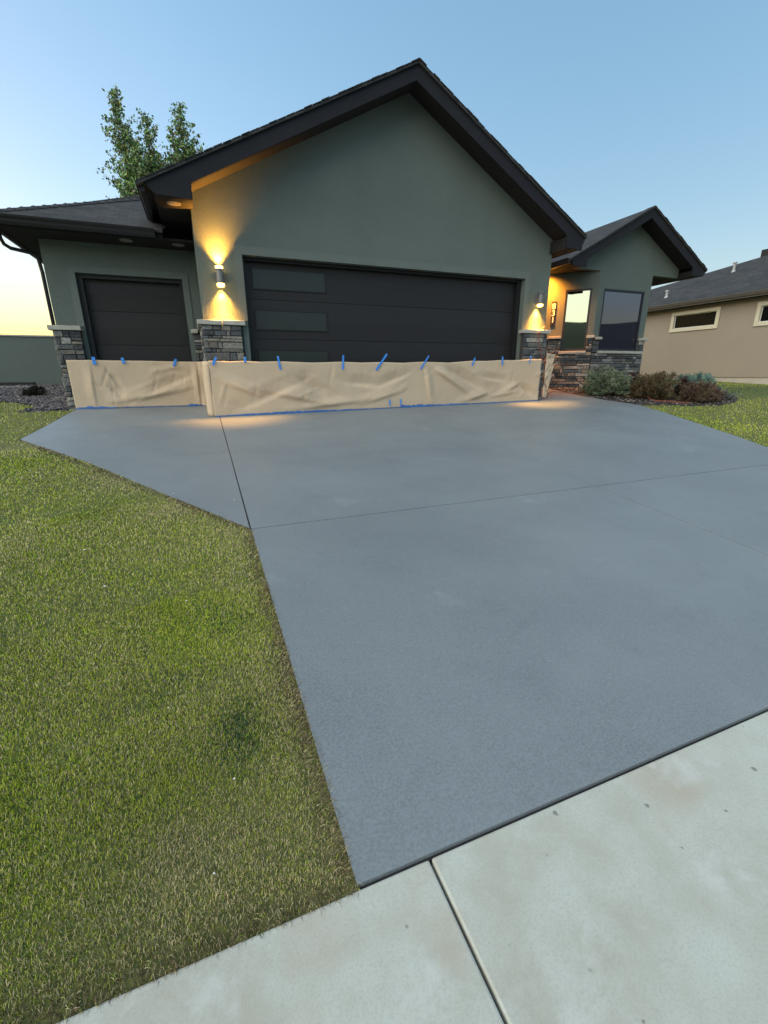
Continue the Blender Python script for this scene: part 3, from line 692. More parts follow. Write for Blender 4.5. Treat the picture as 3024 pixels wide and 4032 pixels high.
def cap(pts, z0, z1, sd_):
    mb = MB(); ledge_poly(mb, pts, z0, z1, sd_); mb.build('stone_ledge', M_cap, house, bevel=.008)
cap([(-.112, -.165), (.245, -.16), (.245, -.001), (-.112, -.001)], 1.388, 1.455, 1)
cap([(.251, -.16), (.595, -.163), (.595, -.001), (.251, -.001)], 1.39, 1.462, 2)
cap([(-.112, .001), (-.0135, .001), (-.0135, .50), (-.112, .50)], 1.388, 1.452, 3)
cap([(-.112, .505), (-.0135, .505), (-.0135, 1.04), (-.112, 1.04)], 1.388, 1.45, 4)
cap([(5.965, -.15), (6.32, -.15), (6.32, -.001), (5.965, -.001)], 1.415, 1.482, 5)
cap([(6.325, -.15), (6.66, -.152), (6.66, -.001), (6.325, -.001)], 1.415, 1.487, 6)
cap([(-2.33, .985), (-1.875, .98), (-1.875, 1.149), (-2.33, 1.149)], 1.348, 1.418, 7)
cap([(-.23, .99), (-.114, .99), (-.114, 1.149), (-.23, 1.149)], 1.348, 1.418, 8)
def aledge(u0, u1, z0, z1, s, o=.10):
    a = A0+D_*u0; b = A0+D_*u1; n = Vector((-q, -q)); cap([tuple(a+n*o), tuple(b+n*o), tuple(b), tuple(a)], z0, z1, s)
aledge(.0, .33, 1.49, 1.545, 9); aledge(.335, .645, 1.50, 1.56, 10); aledge(1.25, 1.44, 1.49, 1.555, 11)
aledge(.62, 1.27, 1.12, 1.185, 12)
cap([(9.25, 1.17), (9.47, 1.17), (9.47, 1.299), (9.33, 1.299)], 1.452, 1.515, 13)
cap([(9.43, 1.18), (10.2, 1.185), (10.2, 1.299), (9.43, 1.299)], 1.122, 1.185, 14)
cap([(10.205, 1.18), (10.98, 1.18), (10.98, 1.299), (10.205, 1.299)], 1.12, 1.183, 15)
cap([(10.87, 1.17), (11.10, 1.17), (11.10, 1.299), (10.87, 1.299)], 1.452, 1.52, 16)

# windows ---------------------------------------------------------------
def window(org, d, u0, u1, z0, z1, glass, fw_=.05, label=None, tilt=0.):
    mb = MB()
    for a, b, c, e in ((u0, u1, z1-fw_, z1), (u0, u1, z0, z0+fw_), (u0, u0+fw_, z0+fw_, z1-fw_), (u1-fw_, u1, z0+fw_, z1-fw_)):
        dirbox(mb, org, d, a, b, -.05, -.005, c, e)
    f = mb.build('window', M_frame, house, bevel=.003)
    mb = MB(); dirbox(mb, org, d, u0+fw_, u1-fw_, -.035, -.028, z0+fw_, z1-fw_)
    mb.v = [(x+d[1]*tilt, y-d[0]*tilt, z) if z > 2 else (x, y, z) for x, y, z in mb.v]      # pane top leaned outward, shaped to shift what it mirrors
    mb.build('glass', glass, f)
    if label: f['label'] = label
    return f
window((9.28, 1.3), (1, 0), .18, 1.58, 1.20, 2.65, M_glass, label='wide dark window on the front of the bay')
window(AO, AD, .645, 1.255, 1.20, 2.66, M_mirror, tilt=.021, label='tall mirrored window on the angled side of the bay')
mb = MB(); mb.box(9.35, 11.0, 1.43, 1.45, 1.1, 2.8)
mb.build('blind', M_black, house)

# house number -------------------------------------------------------------
def at_ang(u, o, z): p = A0+D_*u+Vector((-q, -q))*o; return Vector((p.x, p.y, z))
uA = .39
mb = MB(); dirbox(mb, AO, AD, uA-.055, uA+.055, .002, .022, 1.815, 2.41)
plate = mb.build('house_number', M_plate, house, bevel=.004)
for ch, zc in (('8', 2.285), ('3', 2.12), ('1', 1.955)):
    cu = bpy.data.curves.new('digit', 'FONT'); cu.body = ch; cu.size = .195; cu.extrude = .003; cu.align_x = 'CENTER'; cu.align_y = 'CENTER'; cu.offset = .0022
    to = bpy.data.objects.new('digit_tmp', cu); COL.objects.link(to)
    bpy.context.view_layer.update(); dg = bpy.context.evaluated_depsgraph_get()
    me = bpy.data.meshes.new_from_object(to.evaluated_get(dg)); bpy.data.objects.remove(to)
    c = at_ang(uA, .030, zc); X = Vector((q, -q, 0)); Y = Vector((0, 0, 1)); Z = X.cross(Y)
    mm = Matrix((X, Y, Z)).transposed().to_4x4(); mm.translation = c
    me.transform(mm); me.materials.clear(); me.materials.append(M_digit)
    do = bpy.data.objects.new('digit', me); COL.objects.link(do); put(do, plate)

# wall lamps ---------------------------------------------------------------
def wall_lamp(x, zc, up):
    mb = MB(); mb.box(x-.055, x+.055, -.018, -.001, zc-.09, zc+.09)
    mb.box(x-.02, x+.02, -.05, -.018, zc-.03, zc+.03)
    ring = lambda z0, z1, r, n=20: [mb.add([(x+r*math.cos(6.2832*i/n), -.105+r*math.sin(6.2832*i/n), z) for z in (z0, z1) for i in range(n)],
              [list(range(n))[::-1], list(range(n, 2*n))]+[(i, (i+1) % n, (i+1) % n+n, i+n) for i in range(n)])]
    ring(zc-.092, zc+.092, .048)
    for s in (-1, 1):
        ring(zc+s*.097-(.002), zc+s*.097+.002, .066)
        for k in range(3):
            a = 2.1*k+.5; px, py = x+.061*math.cos(a), -.105+.061*math.sin(a)
            mb.box(px-.004, px+.004, py-.004, py+.004, min(zc+s*.098, zc+s*.142), max(zc+s*.098, zc+s*.142))
        n = 20; r0, r1 = .066, .052
        z0 = zc+s*.140; z1 = zc+s*.146
        vs = [(x+r*math.cos(6.2832*i/n), -.105+r*math.sin(6.2832*i/n), z) for z in (z0, z1) for r in (r0, r1) for i in range(n)]
        fs = []
        for i in range(n):
            j = (i+1) % n
            fs += [(i, j, n+j, n+i), (2*n+i, 3*n+i, 3*n+j, 2*n+j), (i, 2*n+i, 2*n+j, j), (n+i, n+j, 3*n+j, 3*n+i)]
        mb.add(vs, fs)
    L = mb.build('wall_lamp', M_lamp, house)
    for s in ((-1, 1) if up else (-1,)):
        mb = MB(); n = 18
        prof = [(.052, zc+s*.100), (.054, zc+s*.112), (.054, zc+s*.134), (.045, zc+s*.140)]
        vs = [(x+r*math.cos(6.2832*i/n), -.105+r*math.sin(6.2832*i/n), z) for r, z in prof for i in range(n)]
        fs = [(k*n+i, k*n+(i+1) % n, (k+1)*n+(i+1) % n, (k+1)*n+i) for k in range(3) for i in range(n)]+[list(range(3*n, 4*n))]
        mb.add(vs, fs); mb.build('lens', M_lens, L)
        for nm, en, size, yy, dy, col_ in (('wall_beam', LAMP_W*(4.0 if s > 0 else 2.8), 92, -.062, .16, (1, .42, .05)), ('lamp_beam', LAMP_W*(.25 if s > 0 else 2.8), 60, -.105, -.05, (1, .50, .13))):
            ld = bpy.data.lights.new(nm, 'SPOT'); ld.energy = en; ld.color = col_
            ld.spot_size = R(size); ld.spot_blend = 1. if nm == 'wall_beam' else .8; ld.shadow_soft_size = .035
            lo = bpy.data.objects.new(nm, ld); COL.objects.link(lo)
            dirv = Vector((0, dy, s)).normalized()
            lo.rotation_euler = (-dirv).to_track_quat('Z', 'Y').to_euler()
            lo.parent = L; lo.location = Vector((x, yy, zc+s*.150))-world_loc(L)
    return L
LAMP_W = 16
wall_lamp(.29, 2.075, True)['label'] = 'up and down wall lamp, both ends lit, left of the wide garage door'
wall_lamp(6.36, 2.06, False)['label'] = 'wall lamp lit at its lower end only, right of the wide garage door'
# soffit downlights
def downlight(x, y, z, lit):
    mb = MB(); n = 20
    vs = [(x+r*math.cos(6.2832*i/n), y+r*math.sin(6.2832*i/n), zz) for r, zz in ((.095, z), (.095, z-.006), (.07, z-.006), (.06, z-.001)) for i in range(n)]
    mb.add(vs, [(k*n+i, k*n+(i+1) % n, (k+1)*n+(i+1) % n, (k+1)*n+i) for k in range(3) for i in range(n)]+([] if lit else [list(range(3*n, 4*n))]))
    o = mb.build('downlight', M_white_trim, house)
    if lit:
        mb = MB(); mb.add([(x+.06*math.cos(6.2832*i/n), y+.06*math.sin(6.2832*i/n), z-.002) for i in range(n)], [list(range(n))]); mb.build('lens', M_lens, o)
        ld = bpy.data.lights.new('downlight_beam', 'SPOT'); ld.energy = 110; ld.color = (1, .30, .02); ld.spot_size = R(140); ld.spot_blend = 1.; ld.shadow_soft_size = .05
        lo = bpy.data.objects.new('downlight_beam', ld); COL.objects.link(lo); lo.rotation_euler = (-Vector((.30, .30, -1))).to_track_quat('Z', 'Y').to_euler(); lo.parent = o; lo.location = Vector((x, y, z-.03))-world_loc(o)
downlight(-.23, -.17, 2.957, False); downlight(-1.0, .80, 2.664, False); downlight(-.25, .80, 2.664, False)
downlight(8.14, 2.0, 3.044, True)

# ---------------------------------------------------------------- masking paper
def seg_d(u, v, a, b):
    ax, az = a; bx, bz = b; L2 = (bx-ax)**2+(bz-az)**2
    t = np.clip(((u-ax)*(bx-ax)+(v-az)*(bz-az))/L2, 0, 1); px = ax+t*(bx-ax); pz = az+t*(bz-az)
    side = np.sign((bx-ax)*(v-az)-(bz-az)*(u-ax)); return np.hypot(u-px, v-pz), side, t
def paper(name, path, ztop, creases, nu, nv, seed):
    """path: list of (x,y) along the sheet; height from the ground to ztop(u); u,v in metres"""
    pts = [Vector(p) for p in path]; Ls = [0]
    for a, b in zip(pts, pts[1:]): Ls.append(Ls[-1]+(b-a).length)
    LT = Ls[-1]; us = np.unique(np.concatenate([np.linspace(0, LT, nu), Ls])); mb = MB(); n = len(us)
    rs = np.random.RandomState(seed); micro = []
    for _ in range(int(LT*7)):
        a = rs.uniform(0, LT), rs.uniform(.05, .8); an = rs.choice([1.4, 1.2, 1.75, .5, -.4])+rs.uniform(-.25, .25); ln = rs.uniform(.12, .5)
        micro.append((a, (a[0]+math.cos(an)*ln, a[1]+math.sin(an)*ln), rs.uniform(.03, .07), rs.choice([-1, 1])*rs.uniform(.006, .016)))
    for u in us:
        k = max(i for i in range(len(pts)-1) if Ls[i] <= u+1e-9); d = (pts[k+1]-pts[k]).normalized(); b = pts[k]+d*(u-Ls[k]); nn = Vector((d.y, -d.x))
        hb = h(b.x, b.y); zt = ztop(u)+.016*(float(vnoise(u, seed*3.1, 1.9, 3))-.5)
        for j in range(nv+1):
            v = j/nv; hh = v*(zt-hb)
            off = 0.
            for (a, c, wd, am) in creases:
                dd, sd, t = seg_d(u, hh, a, c); off += am*.9*max(0., 1-float(dd)/(wd*1.7 if sd > 0 else wd*.45))*math.sin(math.pi*min(max(float(t), .12), .88))
            for (a, c, wd, am) in micro:
                dd, sd, t = seg_d(u, hh, a, c); off += am*max(0., 1-float(dd)/(wd if sd > 0 else wd*.4))*math.sin(math.pi*min(max(float(t), .1), .9))
            off += .012*(float(vnoise(u, hh, 2.2, 2, ))-.5)*(1-v*.6)*2 + .006*(float(vnoise(u+30, hh, 7, 2))-.5)
            off *= min(1, (1-v)*4+.12)
            if j == 0: off = off*.4+.005
            mb.v.append((b.x+nn.x*off, b.y+nn.y*off, hb+.004+hh))
    for i in range(n-1):
        for j in range(nv):
            q_ = i*(nv+1)+j; mb.f.append([q_, q_+nv+1, q_+nv+2, q_+1]); mb.c.append(None)
    o = mb.build(name, M_paper, smooth=True)
    so_ = o.modifiers.new('thick', 'SOLIDIFY'); so_.thickness = .002; so_.offset = -1
    return o
tpx = [.07, .532, 1.065, 2.157, 2.87, 3.735, 4.79, 5.457, 6.13]
def zt_main(u):
    x = u-.0; base = .850 - .012*math.sin(min(x, 4.5)/4.5*3.14) + (max(0, x-4.3)/2.15)*.065
    sag = min(abs(x-t) for t in tpx); return base + .006 - .036*min(sag, .5)
cr = [((.45, .12), (1.5, .52), .13, -.055), ((.15, .55), (.75, .30), .10, .045), ((.75, .40), (1.9, .12), .12, .06), ((1.25, .62), (1.95, .2), .10, -.05),
      ((2.2, .48), (2.85, .40), .10, -.05), ((2.85, .40), (3.4, .58), .10, -.045), ((2.5, .1), (3.3, .3), .10, .04), ((3.76, .78), (3.9, .10), .07, .05), ((3.80, .78), (4.85, .14), .10, .07), ((4.0, .76), (5.2, .22), .11, -.075),
      ((5.0, .52), (5.55, .42), .07, -.05), ((5.6, .22), (5.95, .36), .06, .05), ((5.95, .34), (6.35, .08), .07, -.06), ((5.3, .12), (5.9, .2), .06, .04), ((4.6, .05), (5.3, .22), .08, .05), ((1.2, .05), (2.6, .16), .07, .05)]
o = paper('masking_paper', [(-.02, -.208), (1.0, -.215), (6.45, -.20)], zt_main, cr, 260, 30, 1)
tag(o, 'long brown masking paper taped across the foot of the wide garage door', 'masking paper'); set_origin(o, (3.2, -.2, h(3.2, -.2)))
crl = [((.55, .60), (.72, .34), .05, -.055), ((.55, .36), (.75, .12), .09, -.045), ((.62, .10), (1.75, .30), .11, .075), ((.95, .14), (1.85, .52), .09, -.06), ((1.3, .60), (1.75, .68), .06, .05), ((1.2, .70), (1.7, .58), .07, -.04),
       ((.30, .05), (.32, .7), .07, .03), ((1.95, .05), (1.95, .75), .05, .05), ((2.08, .05), (2.05, .7), .04, -.05)]
def zt_left(u): return .892-.010*u
o = paper('masking_paper', [(-2.175, 1.01), (-1.85, .99), (-.33, .985), (-.19, .985), (-.127, .93)], zt_left, crl, 130, 26, 2)
tag(o, 'short brown masking paper taped across the foot of the single garage door', 'masking paper'); set_origin(o, (-1.2, 1.0, h(-1.2, 1.0)))
o = paper('masking_paper', [(-.125, .925), (-.118, .3), (-.112, -.13), (-.085, -.175), (-.022, -.207)], lambda u: .87-.02*u, [((.3, .1), (.5, .7), .08, .01)], 30, 16, 3)
tag(o, 'narrow brown masking paper return on the left side of the stone pier', 'masking paper'); set_origin(o, (-.08, .3, h(-.08, .3)))
# crumpled flap right of the right pier
mb = MB(); rs = random.Random(4); nU, nV = 8, 10; k = len(mb.v)
for i in range(nU+1):
    for j in range(nV+1):
        u = i/nU; v = j/nV; wdt = .16+.22*v
        x = 6.60+u*wdt*.85; y = -.14+u*.10
        z = .16+v*.88 - .03*u
        n_ = rs.uniform(-.03, .03)*(1 if 0 < i else .2)
        mb.v.append((x+n_, y-n_*.9-.02, z+rs.uniform(-.012, .012)))
for i in range(nU):
    for j in range(nV):
        a = i*(nV+1)+j; mb.add([], []); mb.f.append([a, a+nV+1, a+nV+2]); mb.c.append(None); mb.f.append([a, a+nV+2, a+1]); mb.c.append(None)
o = mb.build('paper_flap', M_paper); s_ = o.modifiers.new('thick', 'SOLIDIFY'); s_.thickness = .002
tag(o, 'crumpled pinkish paper flap hanging on the right side of the right pier', 'paper flap'); set_origin(o, (6.65, -.05, h(6.65, -.05)))

# tape tabs
def tab(a, b, y, wd, label):
    a = Vector((a[0], y, a[1])); b = Vector((b[0], y, b[1])); d = (b-a).normalized(); s = Vector((d.z, 0, -d.x)); mb = MB(); n = 6
    for i in range(n+1):
        t = i/n; c = a.lerp(b, t); bo = -.004-.008*abs(math.sin(t*7+a.x*5))
        jw = wd/2*random.uniform(.88, 1.1)
        for k in (-1, 0, 1): mb.v.append(tuple(c+s*jw*k+Vector((0, bo-.002*(k == 0), 0))))
    for i in range(n):
        for k in range(2): q_ = i*3+k; mb.f.append([q_, q_+3, q_+4, q_+1]); mb.c.append(None)
    o = mb.build('tape_strip', M_tape); m_ = o.modifiers.new('thick', 'SOLIDIFY'); m_.thickness = .0012
    set_origin(o, tuple(a)); tag(o, label, 'tape', 'blue tape tabs along the top of the masking paper')
T = [((.039, .794), (.10, .91), .036), ((.528, .829), (.536, .914), .034), ((1.079, .723), (1.05, .933), .034), ((2.149, .721), (2.166, .958), .034), ((2.767, .707), (2.979, .983), .036),
     ((3.654, .727), (3.817, .96), .030), ((4.76, .781), (4.814, .931), .032), ((5.461, .796), (5.453, .959), .032), ((6.117, .831), (6.145, .984), .028)]
TL = ['blue tape tab on the left end of the long paper, on the stone pier', 'short blue tape tab right of the left stone pier, second along the long paper', 'blue tape tab below the lowest frosted door window', 'upright blue tape tab right of the lowest door window', 'longest, strongly slanted blue tape tab on the middle of the wide door',
      'thin slanted blue tape tab just right of the longest one', 'small leaning blue tape tab below the right half of the wide door', 'upright blue tape tab nearest the right edge of the wide door', 'thin blue tape tab on the right stone pier']
for (a, b, wd), l in zip(T, TL): tab(a, b, -.222, wd, l)
for (a, b, wd), l in zip([((-1.771, .820), (-1.776, .945), .05), ((-1.335, .837), (-1.358, .930), .045), ((-.58, .795), (-.53, .915), .04)],
                     ['blue tape tab on the left stone pier of the single garage', 'blue tape tab on the left half of the single garage door', 'blue tape tab on the right half of the single garage door']): tab(a, b, .965, wd, l)
# tape along the floor
def floor_tape(pts, wfun, hfun, label, seed):
    rd = random.Random(seed); mb = MB(); pts = [Vector(p) for p in pts]; tot = []
    for a, b in zip(pts, pts[1:]):
        n = max(2, int((b-a).length/.045)); tot += [a.lerp(b, i/n) for i in range(n)]
    tot.append(pts[-1]); N = len(tot)
    for i, p in enumerate(tot):
        d = (tot[min(i+1, N-1)]-tot[max(i-1, 0)]).normalized(); nn = Vector((d.y, -d.x)); t = i/(N-1); z = h(p.x, p.y)
        w_ = wfun(t)*rd.uniform(.7, 1.25); hh = hfun(t)*rd.uniform(.5, 1.0)*.75
        for o_, zz in ((w_, .004), (w_*.4, .010+rd.uniform(0, .006)), (.006, hh*.45), (rd.uniform(-.001, .003), hh)):
            q_ = p+nn*o_; mb.v.append((q_.x, q_.y, h(q_.x, q_.y)+zz))
    for i in range(N-1):
        for k in range(3): a = i*4+k; mb.f.append([a, a+4, a+5, a+1]); mb.c.append(None)
    o = mb.build('floor_tape', M_tape2); m_ = o.modifiers.new('thick', 'SOLIDIFY'); m_.thickness = .0015
    p = tot[N//2]; set_origin(o, (p.x, p.y, h(p.x, p.y))); tag(o, label, 'tape')
floor_tape([(-.012, -.212), (1.0, -.222), (3.3, -.218)], lambda t: .018+.03*t*(1-t)*3, lambda t: .018+.035*math.sin(min(1, t*1.3)*3.14), 'crinkled blue floor tape along the left half of the long paper', 1)
floor_tape([(3.25, -.222), (4.75, -.216)], lambda t: .03, lambda t: .075*(1-t*.55), 'wide bright blue floor tape bunched below the middle of the long paper', 2)
floor_tape([(4.72, -.216), (6.45, -.208)], lambda t: .022, lambda t: .03*(1-.5*t), 'thin blue floor tape along the right end of the long paper', 3)
floor_tape([(-2.165, 1.0), (-1.85, .98), (-1.55, .975)], lambda t: .03, lambda t: .075*(1-abs(t-.4)), 'blue floor tape at the left end of the short paper', 4)
floor_tape([(-1.5, .975), (-.33, .975), (-.16, .99), (-.10, .92)], lambda t: .012+.02*(t > .75), lambda t: .012+.045*(t > .75), 'thin dark blue floor tape under the rest of the short paper', 5)
for x, l in ((3.02, 'left of two tiny blue tape tabs at the foot of the long paper'), (3.24, 'right of two tiny blue tape tabs at the foot of the long paper')):
    zz = h(x, -.23); mb = MB(); mb.box(x-.014, x+.014, -.262, -.258, zz+.05, zz+.16); o = mb.build('tape_strip', M_tape); set_origin(o, (x, -.25, zz+.05)); tag(o, l, 'tape', 'tiny tape tabs at the foot of the long paper')

# ---------------------------------------------------------------- extension cord
def smooth(pts, n=8):
    P = [Vector(p) for p in pts]; P = [P[0]]+P+[P[-1]]; o = []
    for i in range(1, len(P)-2):
        for k in range(n):
            t = k/n; a, b, c, d = P[i-1], P[i], P[i+1], P[i+2]
            o.append(.5*((2*b)+(c-a)*t+(2*a-5*b+4*c-d)*t*t+(3*b-a-3*c+d)*t**3))
    o.append(P[-2]); return o
G_ = lambda x, y, dz=.02: (x, y, h(x, y)+dz)
mb = MB(); mb.tube(smooth([(6.58, -.05, 1.56), (6.50, -.12, 1.555), (6.40, -.18, 1.51), (6.34, -.19, 1.44), (6.345, -.18, 1.34), (6.37, -.17, 1.2), (6.41, -.17, 1.08), (6.47, -.16, .98), (6.60, -.15, .75), (6.62, -.12, .5), (6.72, -.1, .36), (6.85, -.02, .22), G_(7.2, .4), G_(7.75, .85)]), .007, 7)
mb.tube(smooth([G_(7.75, .85), G_(7.95, .55), G_(7.97, .3, .03), G_(8.0, .16, .03), (8.12, .10, .19), (8.25, .06, .24), (8.45, 0.0, .34)]), .006, 7)
o = mb.build('extension_cord', M_cord, smooth=True); set_origin(o, (6.85, -.02, h(6.85, -.02)))
tag(o, 'thin orange extension cord hanging from the right stone pier down to the bed', 'cord')
mb = MB(); mb.tube(smooth([(8.95, -.35, .30), (9.02, -.62, .22), G_(8.98, -.8, .06), G_(9.0, -.95), G_(9.12, -1.1), G_(9.32, -1.22), G_(9.6, -1.30)]), .006, 7)
mb.tube(smooth([G_(9.0, -.9), G_(9.2, -1.0, .03), G_(9.45, -1.16), G_(9.66, -1.25)]), .006, 7)
o = mb.build('extension_cord', M_cord, smooth=True); set_origin(o, (9.0, -.8, h(9, -.8)))
tag(o, 'loop of thin orange extension cord lying between the shrubs at the lawn edge', 'cord')

# ---------------------------------------------------------------- shrubs
def sprays(mb, c, rx, ry, rz, n, ln, wd, cols, seed, flat=.4, up=.25, lump=.25, sten=None):
    """foliage carried on many separate branch tips, so the outline is tufted and gaps show"""
    rd = random.Random(seed); n = int(n*1.5); nb_ = max(14, n//60)
    lob = [(rd.uniform(0, 6.28), rd.uniform(-.1, 1.2), rd.uniform(-.28, .22)) for _ in range(10)]
    for b in range(nb_):
        a = rd.uniform(0, 6.2832); el = math.asin(min(1, rd.uniform(-.05, 1.0))); rr = rd.uniform(.62, 1.0)
        for la, le, lr in lob:
            dd = abs(math.atan2(math.sin(a-la), math.cos(a-la)))+abs(el-le)*.8; rr += lr*math.exp(-(dd/.5)**2)
        d = Vector((math.cos(a)*math.cos(el), math.sin(a)*math.cos(el), math.sin(el)))
        tip = Vector((c[0]+d.x*rx*rr, c[1]+d.y*ry*rr, c[2]+d.z*rz*rr)); root = Vector((c[0]+d.x*rx*.15, c[1]+d.y*ry*.15, c[2]))
        bd = (tip-root); L_ = bd.length; bd.normalize(); bd = (bd+Vector((0, 0, up*.5))).normalized()
        tone = rd.uniform(.7, 1.25); base = rd.choice(cols)
        for i in range(n//nb_):
            t = 1-rd.random()**1.5*.6; sp = .05+.16*(1-abs(t-.8))*L_*.5
            p = root.lerp(tip, t)+Vector((rd.gauss(0, 1), rd.gauss(0, 1), rd.gauss(0, 1)*(1-flat*.6)))*sp*.42
            g_ = h(p.x, p.y)+.008
            if p.z < g_: p.z = g_+rd.uniform(0, .05)
            dr = (bd+Vector((rd.uniform(-1, 1), rd.uniform(-1, 1), rd.uniform(-1, 1)))*.65).normalized()
            col = base if rd.random() < .6 else rd.choice(cols); f = tone*rd.uniform(.75, 1.25); col = tuple(v*f for v in col)
            for k in range(3):
                d2 = (dr+Vector((rd.uniform(-1, 1), rd.uniform(-1, 1), rd.uniform(-1, 1)))*.45*k).normalized(); s = d2.cross(Vector((rd.uniform(-1, 1), rd.uniform(-1, 1), rd.uniform(-1, 1)))).normalized()*wd*rd.uniform(.6, 1.2)
                e = p+d2*ln*rd.uniform(.5, 1.2); mid = p.lerp(e, .45)
                mb.add([p, mid+s, e, mid-s], [(0, 1, 2, 3)], col)
def shrub(name, c, rx, ry, rz, n, ln, wd, cols, seed, label, stems=7, **kw):
    base = (c[0], c[1], h(c[0], c[1])); t = thing(name, label, 'shrub', base)
    mb = MB(); sprays(mb, c, rx, ry, rz, n, ln, wd, cols, seed, **kw); mb.build('foliage', M_leaf, t)
    rd = random.Random(seed+5); mb = MB()
    for i in range(stems):
        a = rd.uniform(0, 6.28); b = Vector(base); e = Vector((c[0]+rx*.75*math.cos(a), c[1]+ry*.75*math.sin(a), base[2]+rz*rd.uniform(.5, 1.0)))
        mb.tube([b, b.lerp(e, .5)+Vector((0, 0, .05)), e], .012, 5, .004)
    mb.build('stem', M_bark, t); return t
z0 = h(8.66, 0)
shrub('juniper', (8.62, .02, z0+.08), .62, .50, .60, 7000, .055, .007, [(.16, .21, .12), (.20, .25, .155), (.12, .16, .095), (.28, .31, .21), (.07, .10, .06), (.15, .19, .15)], 3, 'grey green spreading juniper in front of the bay window', flat=.9)
shrub('barberry', (9.25, -.62, h(9.3, -.6)+.05), .64, .42, .56, 5200, .05, .007, [(.12, .085, .045), (.10, .065, .035), (.15, .115, .065), (.07, .055, .035), (.11, .10, .05)], 5, 'tall brown barberry shrub between the grey green juniper and the blue green juniper', up=.7)
shrub('juniper', (11.0, -.35, h(11, -.4)+.10), .72, .42, .44, 5200, .06, .008, [(.16, .26, .23), (.12, .21, .19), (.20, .31, .27), (.08, .14, .125), (.15, .24, .18)], 7, 'blue green juniper rising behind the brown shrubs', flat=.6)
shrub('barberry', (10.15, -1.08, h(10.1, -1.1)+.03), .72, .36, .42, 5000, .05, .007, [(.14, .085, .06), (.105, .068, .05), (.17, .12, .085), (.08, .055, .045), (.12, .10, .055)], 9, 'low reddish brown barberry shrub at the front right of the bed', up=.5)
shrub('barberry', (9.52, .05, h(9.5, 0)+.08), .17, .2, .42, 900, .055, .014, [(.055, .018, .022), (.08, .022, .025), (.04, .015, .018)], 11, 'small dark purple leaved shrub at the bay corner', up=.9, stems=4)
shrub('catmint', (11.2, -.98, h(11.2, -1.)+.03), .30, .20, .16, 900, .04, .006, [(.16, .17, .17), (.12, .13, .14), (.22, .24, .2)], 13, 'small grey low plant at the right tip of the bed', up=.5, stems=4)
shrub('barberry', (10.35, -.55, h(10.3, -.6)+.03), .25, .2, .42, 800, .05, .01, [(.04, .022, .02), (.06, .03, .025), (.03, .02, .018)], 15, 'dark purple shrub between the two brown shrubs', up=.7, stems=4)
shrub('boxwood', (-3.43, 3.6, .26), .17, .17, .20, 1500, .03, .009, [(.022, .026, .018), (.035, .035, .022), (.045, .03, .024)], 17, 'small round dark shrub in the gravel by the grey wall', stems=4)

# ---------------------------------------------------------------- trees behind the wing
def tree(name, base, leaders, seed, label):
    t = thing(name, label, 'tree', base, 'trees rising behind the single garage')
    rd = random.Random(seed); tb = MB(); lf = MB(); B = Vector(base)
    cols = [(.20, .30, .11), (.25, .36, .13), (.14, .22, .08), (.30, .38, .16), (.20, .23, .13)]  # tones lightened to stand in for light glowing through the leaves
    def leaves(p, n, sp, sz):
        for _ in range(n):
            c = p+Vector((rd.gauss(0, sp), rd.gauss(0, sp), rd.gauss(0, sp*.8)))
            a = Vector((rd.uniform(-1, 1), rd.uniform(-1, 1), rd.uniform(-1, 1))).normalized(); b = a.orthogonal().normalized(); b.rotate(Matrix.Rotation(rd.uniform(0, 6.28), 3, a))
            s = sz*rd.uniform(.6, 1.3); d = a.cross(b); col = tuple(v*rd.uniform(.7, 1.3) for v in rd.choice(cols))
            lf.add([c-b*s*.6, c+d*s*.42, c+b*s*.7, c-d*s*.42], [(0, 1, 2, 3)], col)
    tb.tube([B, B+Vector((0, 0, 1.5)), B+Vector((.05, 0, 3.0))], .16, 9, .13)
    for (tip, z0_, rad, nbr) in leaders:
        tip = Vector(tip); s = B+Vector((.03, 0, 2.6)); mid = s.lerp(tip, .5)+Vector((tip.x-s.x, 0, 0))*.25
        path = smooth([s, mid, tip], 9); tb.tube(path, .08, 7, .008); Hh = tip.z
        nbr = int(nbr*1.35)
        for k in range(nbr):
            f = (k+rd.random())/nbr; zc = z0_+(Hh-z0_)*f
            for i in range(len(path)-1):
                if path[i].z <= zc <= path[i+1].z: break
            q0, q1 = path[i], path[i+1]; pz = q0.lerp(q1, (zc-q0.z)/max(1e-4, q1.z-q0.z))
            L_ = (rad*(1-f)**.75+.14)*rd.choice([.45, .7, .95, 1.2, 1.5]); a = rd.uniform(0, 6.28)
            dv = Vector((math.cos(a), math.sin(a), rd.uniform(.55, 1.6))).normalized()
            e = pz+dv*L_; m_ = pz.lerp(e, .5)+Vector((0, 0, -.04*L_)); tb.tube([pz, m_, e], .011, 4, .003)
            st = max(2, int(L_/.10))
            for j in range(st):
                u = (j+1)/st; p = pz.lerp(e, u)
                leaves(p, rd.randint(2, 5), .055+.05*(1-f), .08)
                if rd.random() < .45*(1-f)+.1:
                    dd = Vector((rd.uniform(-1, 1), rd.uniform(-1, 1), rd.uniform(.1, 1))).normalized()*rd.uniform(.12, .32)*(1.2-f)
                    tb.tube([p, p+dd*.5, p+dd], .005, 3, .002)
                    for w_ in (.4, .7, 1.): leaves(p+dd*w_, rd.randint(2, 4), .04, .075)
    tb.build('trunk', M_bark, t); lf.build('crown', M_leaf, t); return t
tree('aspen', (-1.25, 12, .47), [((-1.72, 12, 9.55), 5.4, .80, 105), ((-.90, 12.1, 9.1), 5.6, .60, 75), ((-1.32, 11.8, 8.1), 5.0, .95, 110), ((-.70, 12, 7.6), 5.0, .85, 90)], 21, 'left tree with two slender leafy tips above the wing roof')
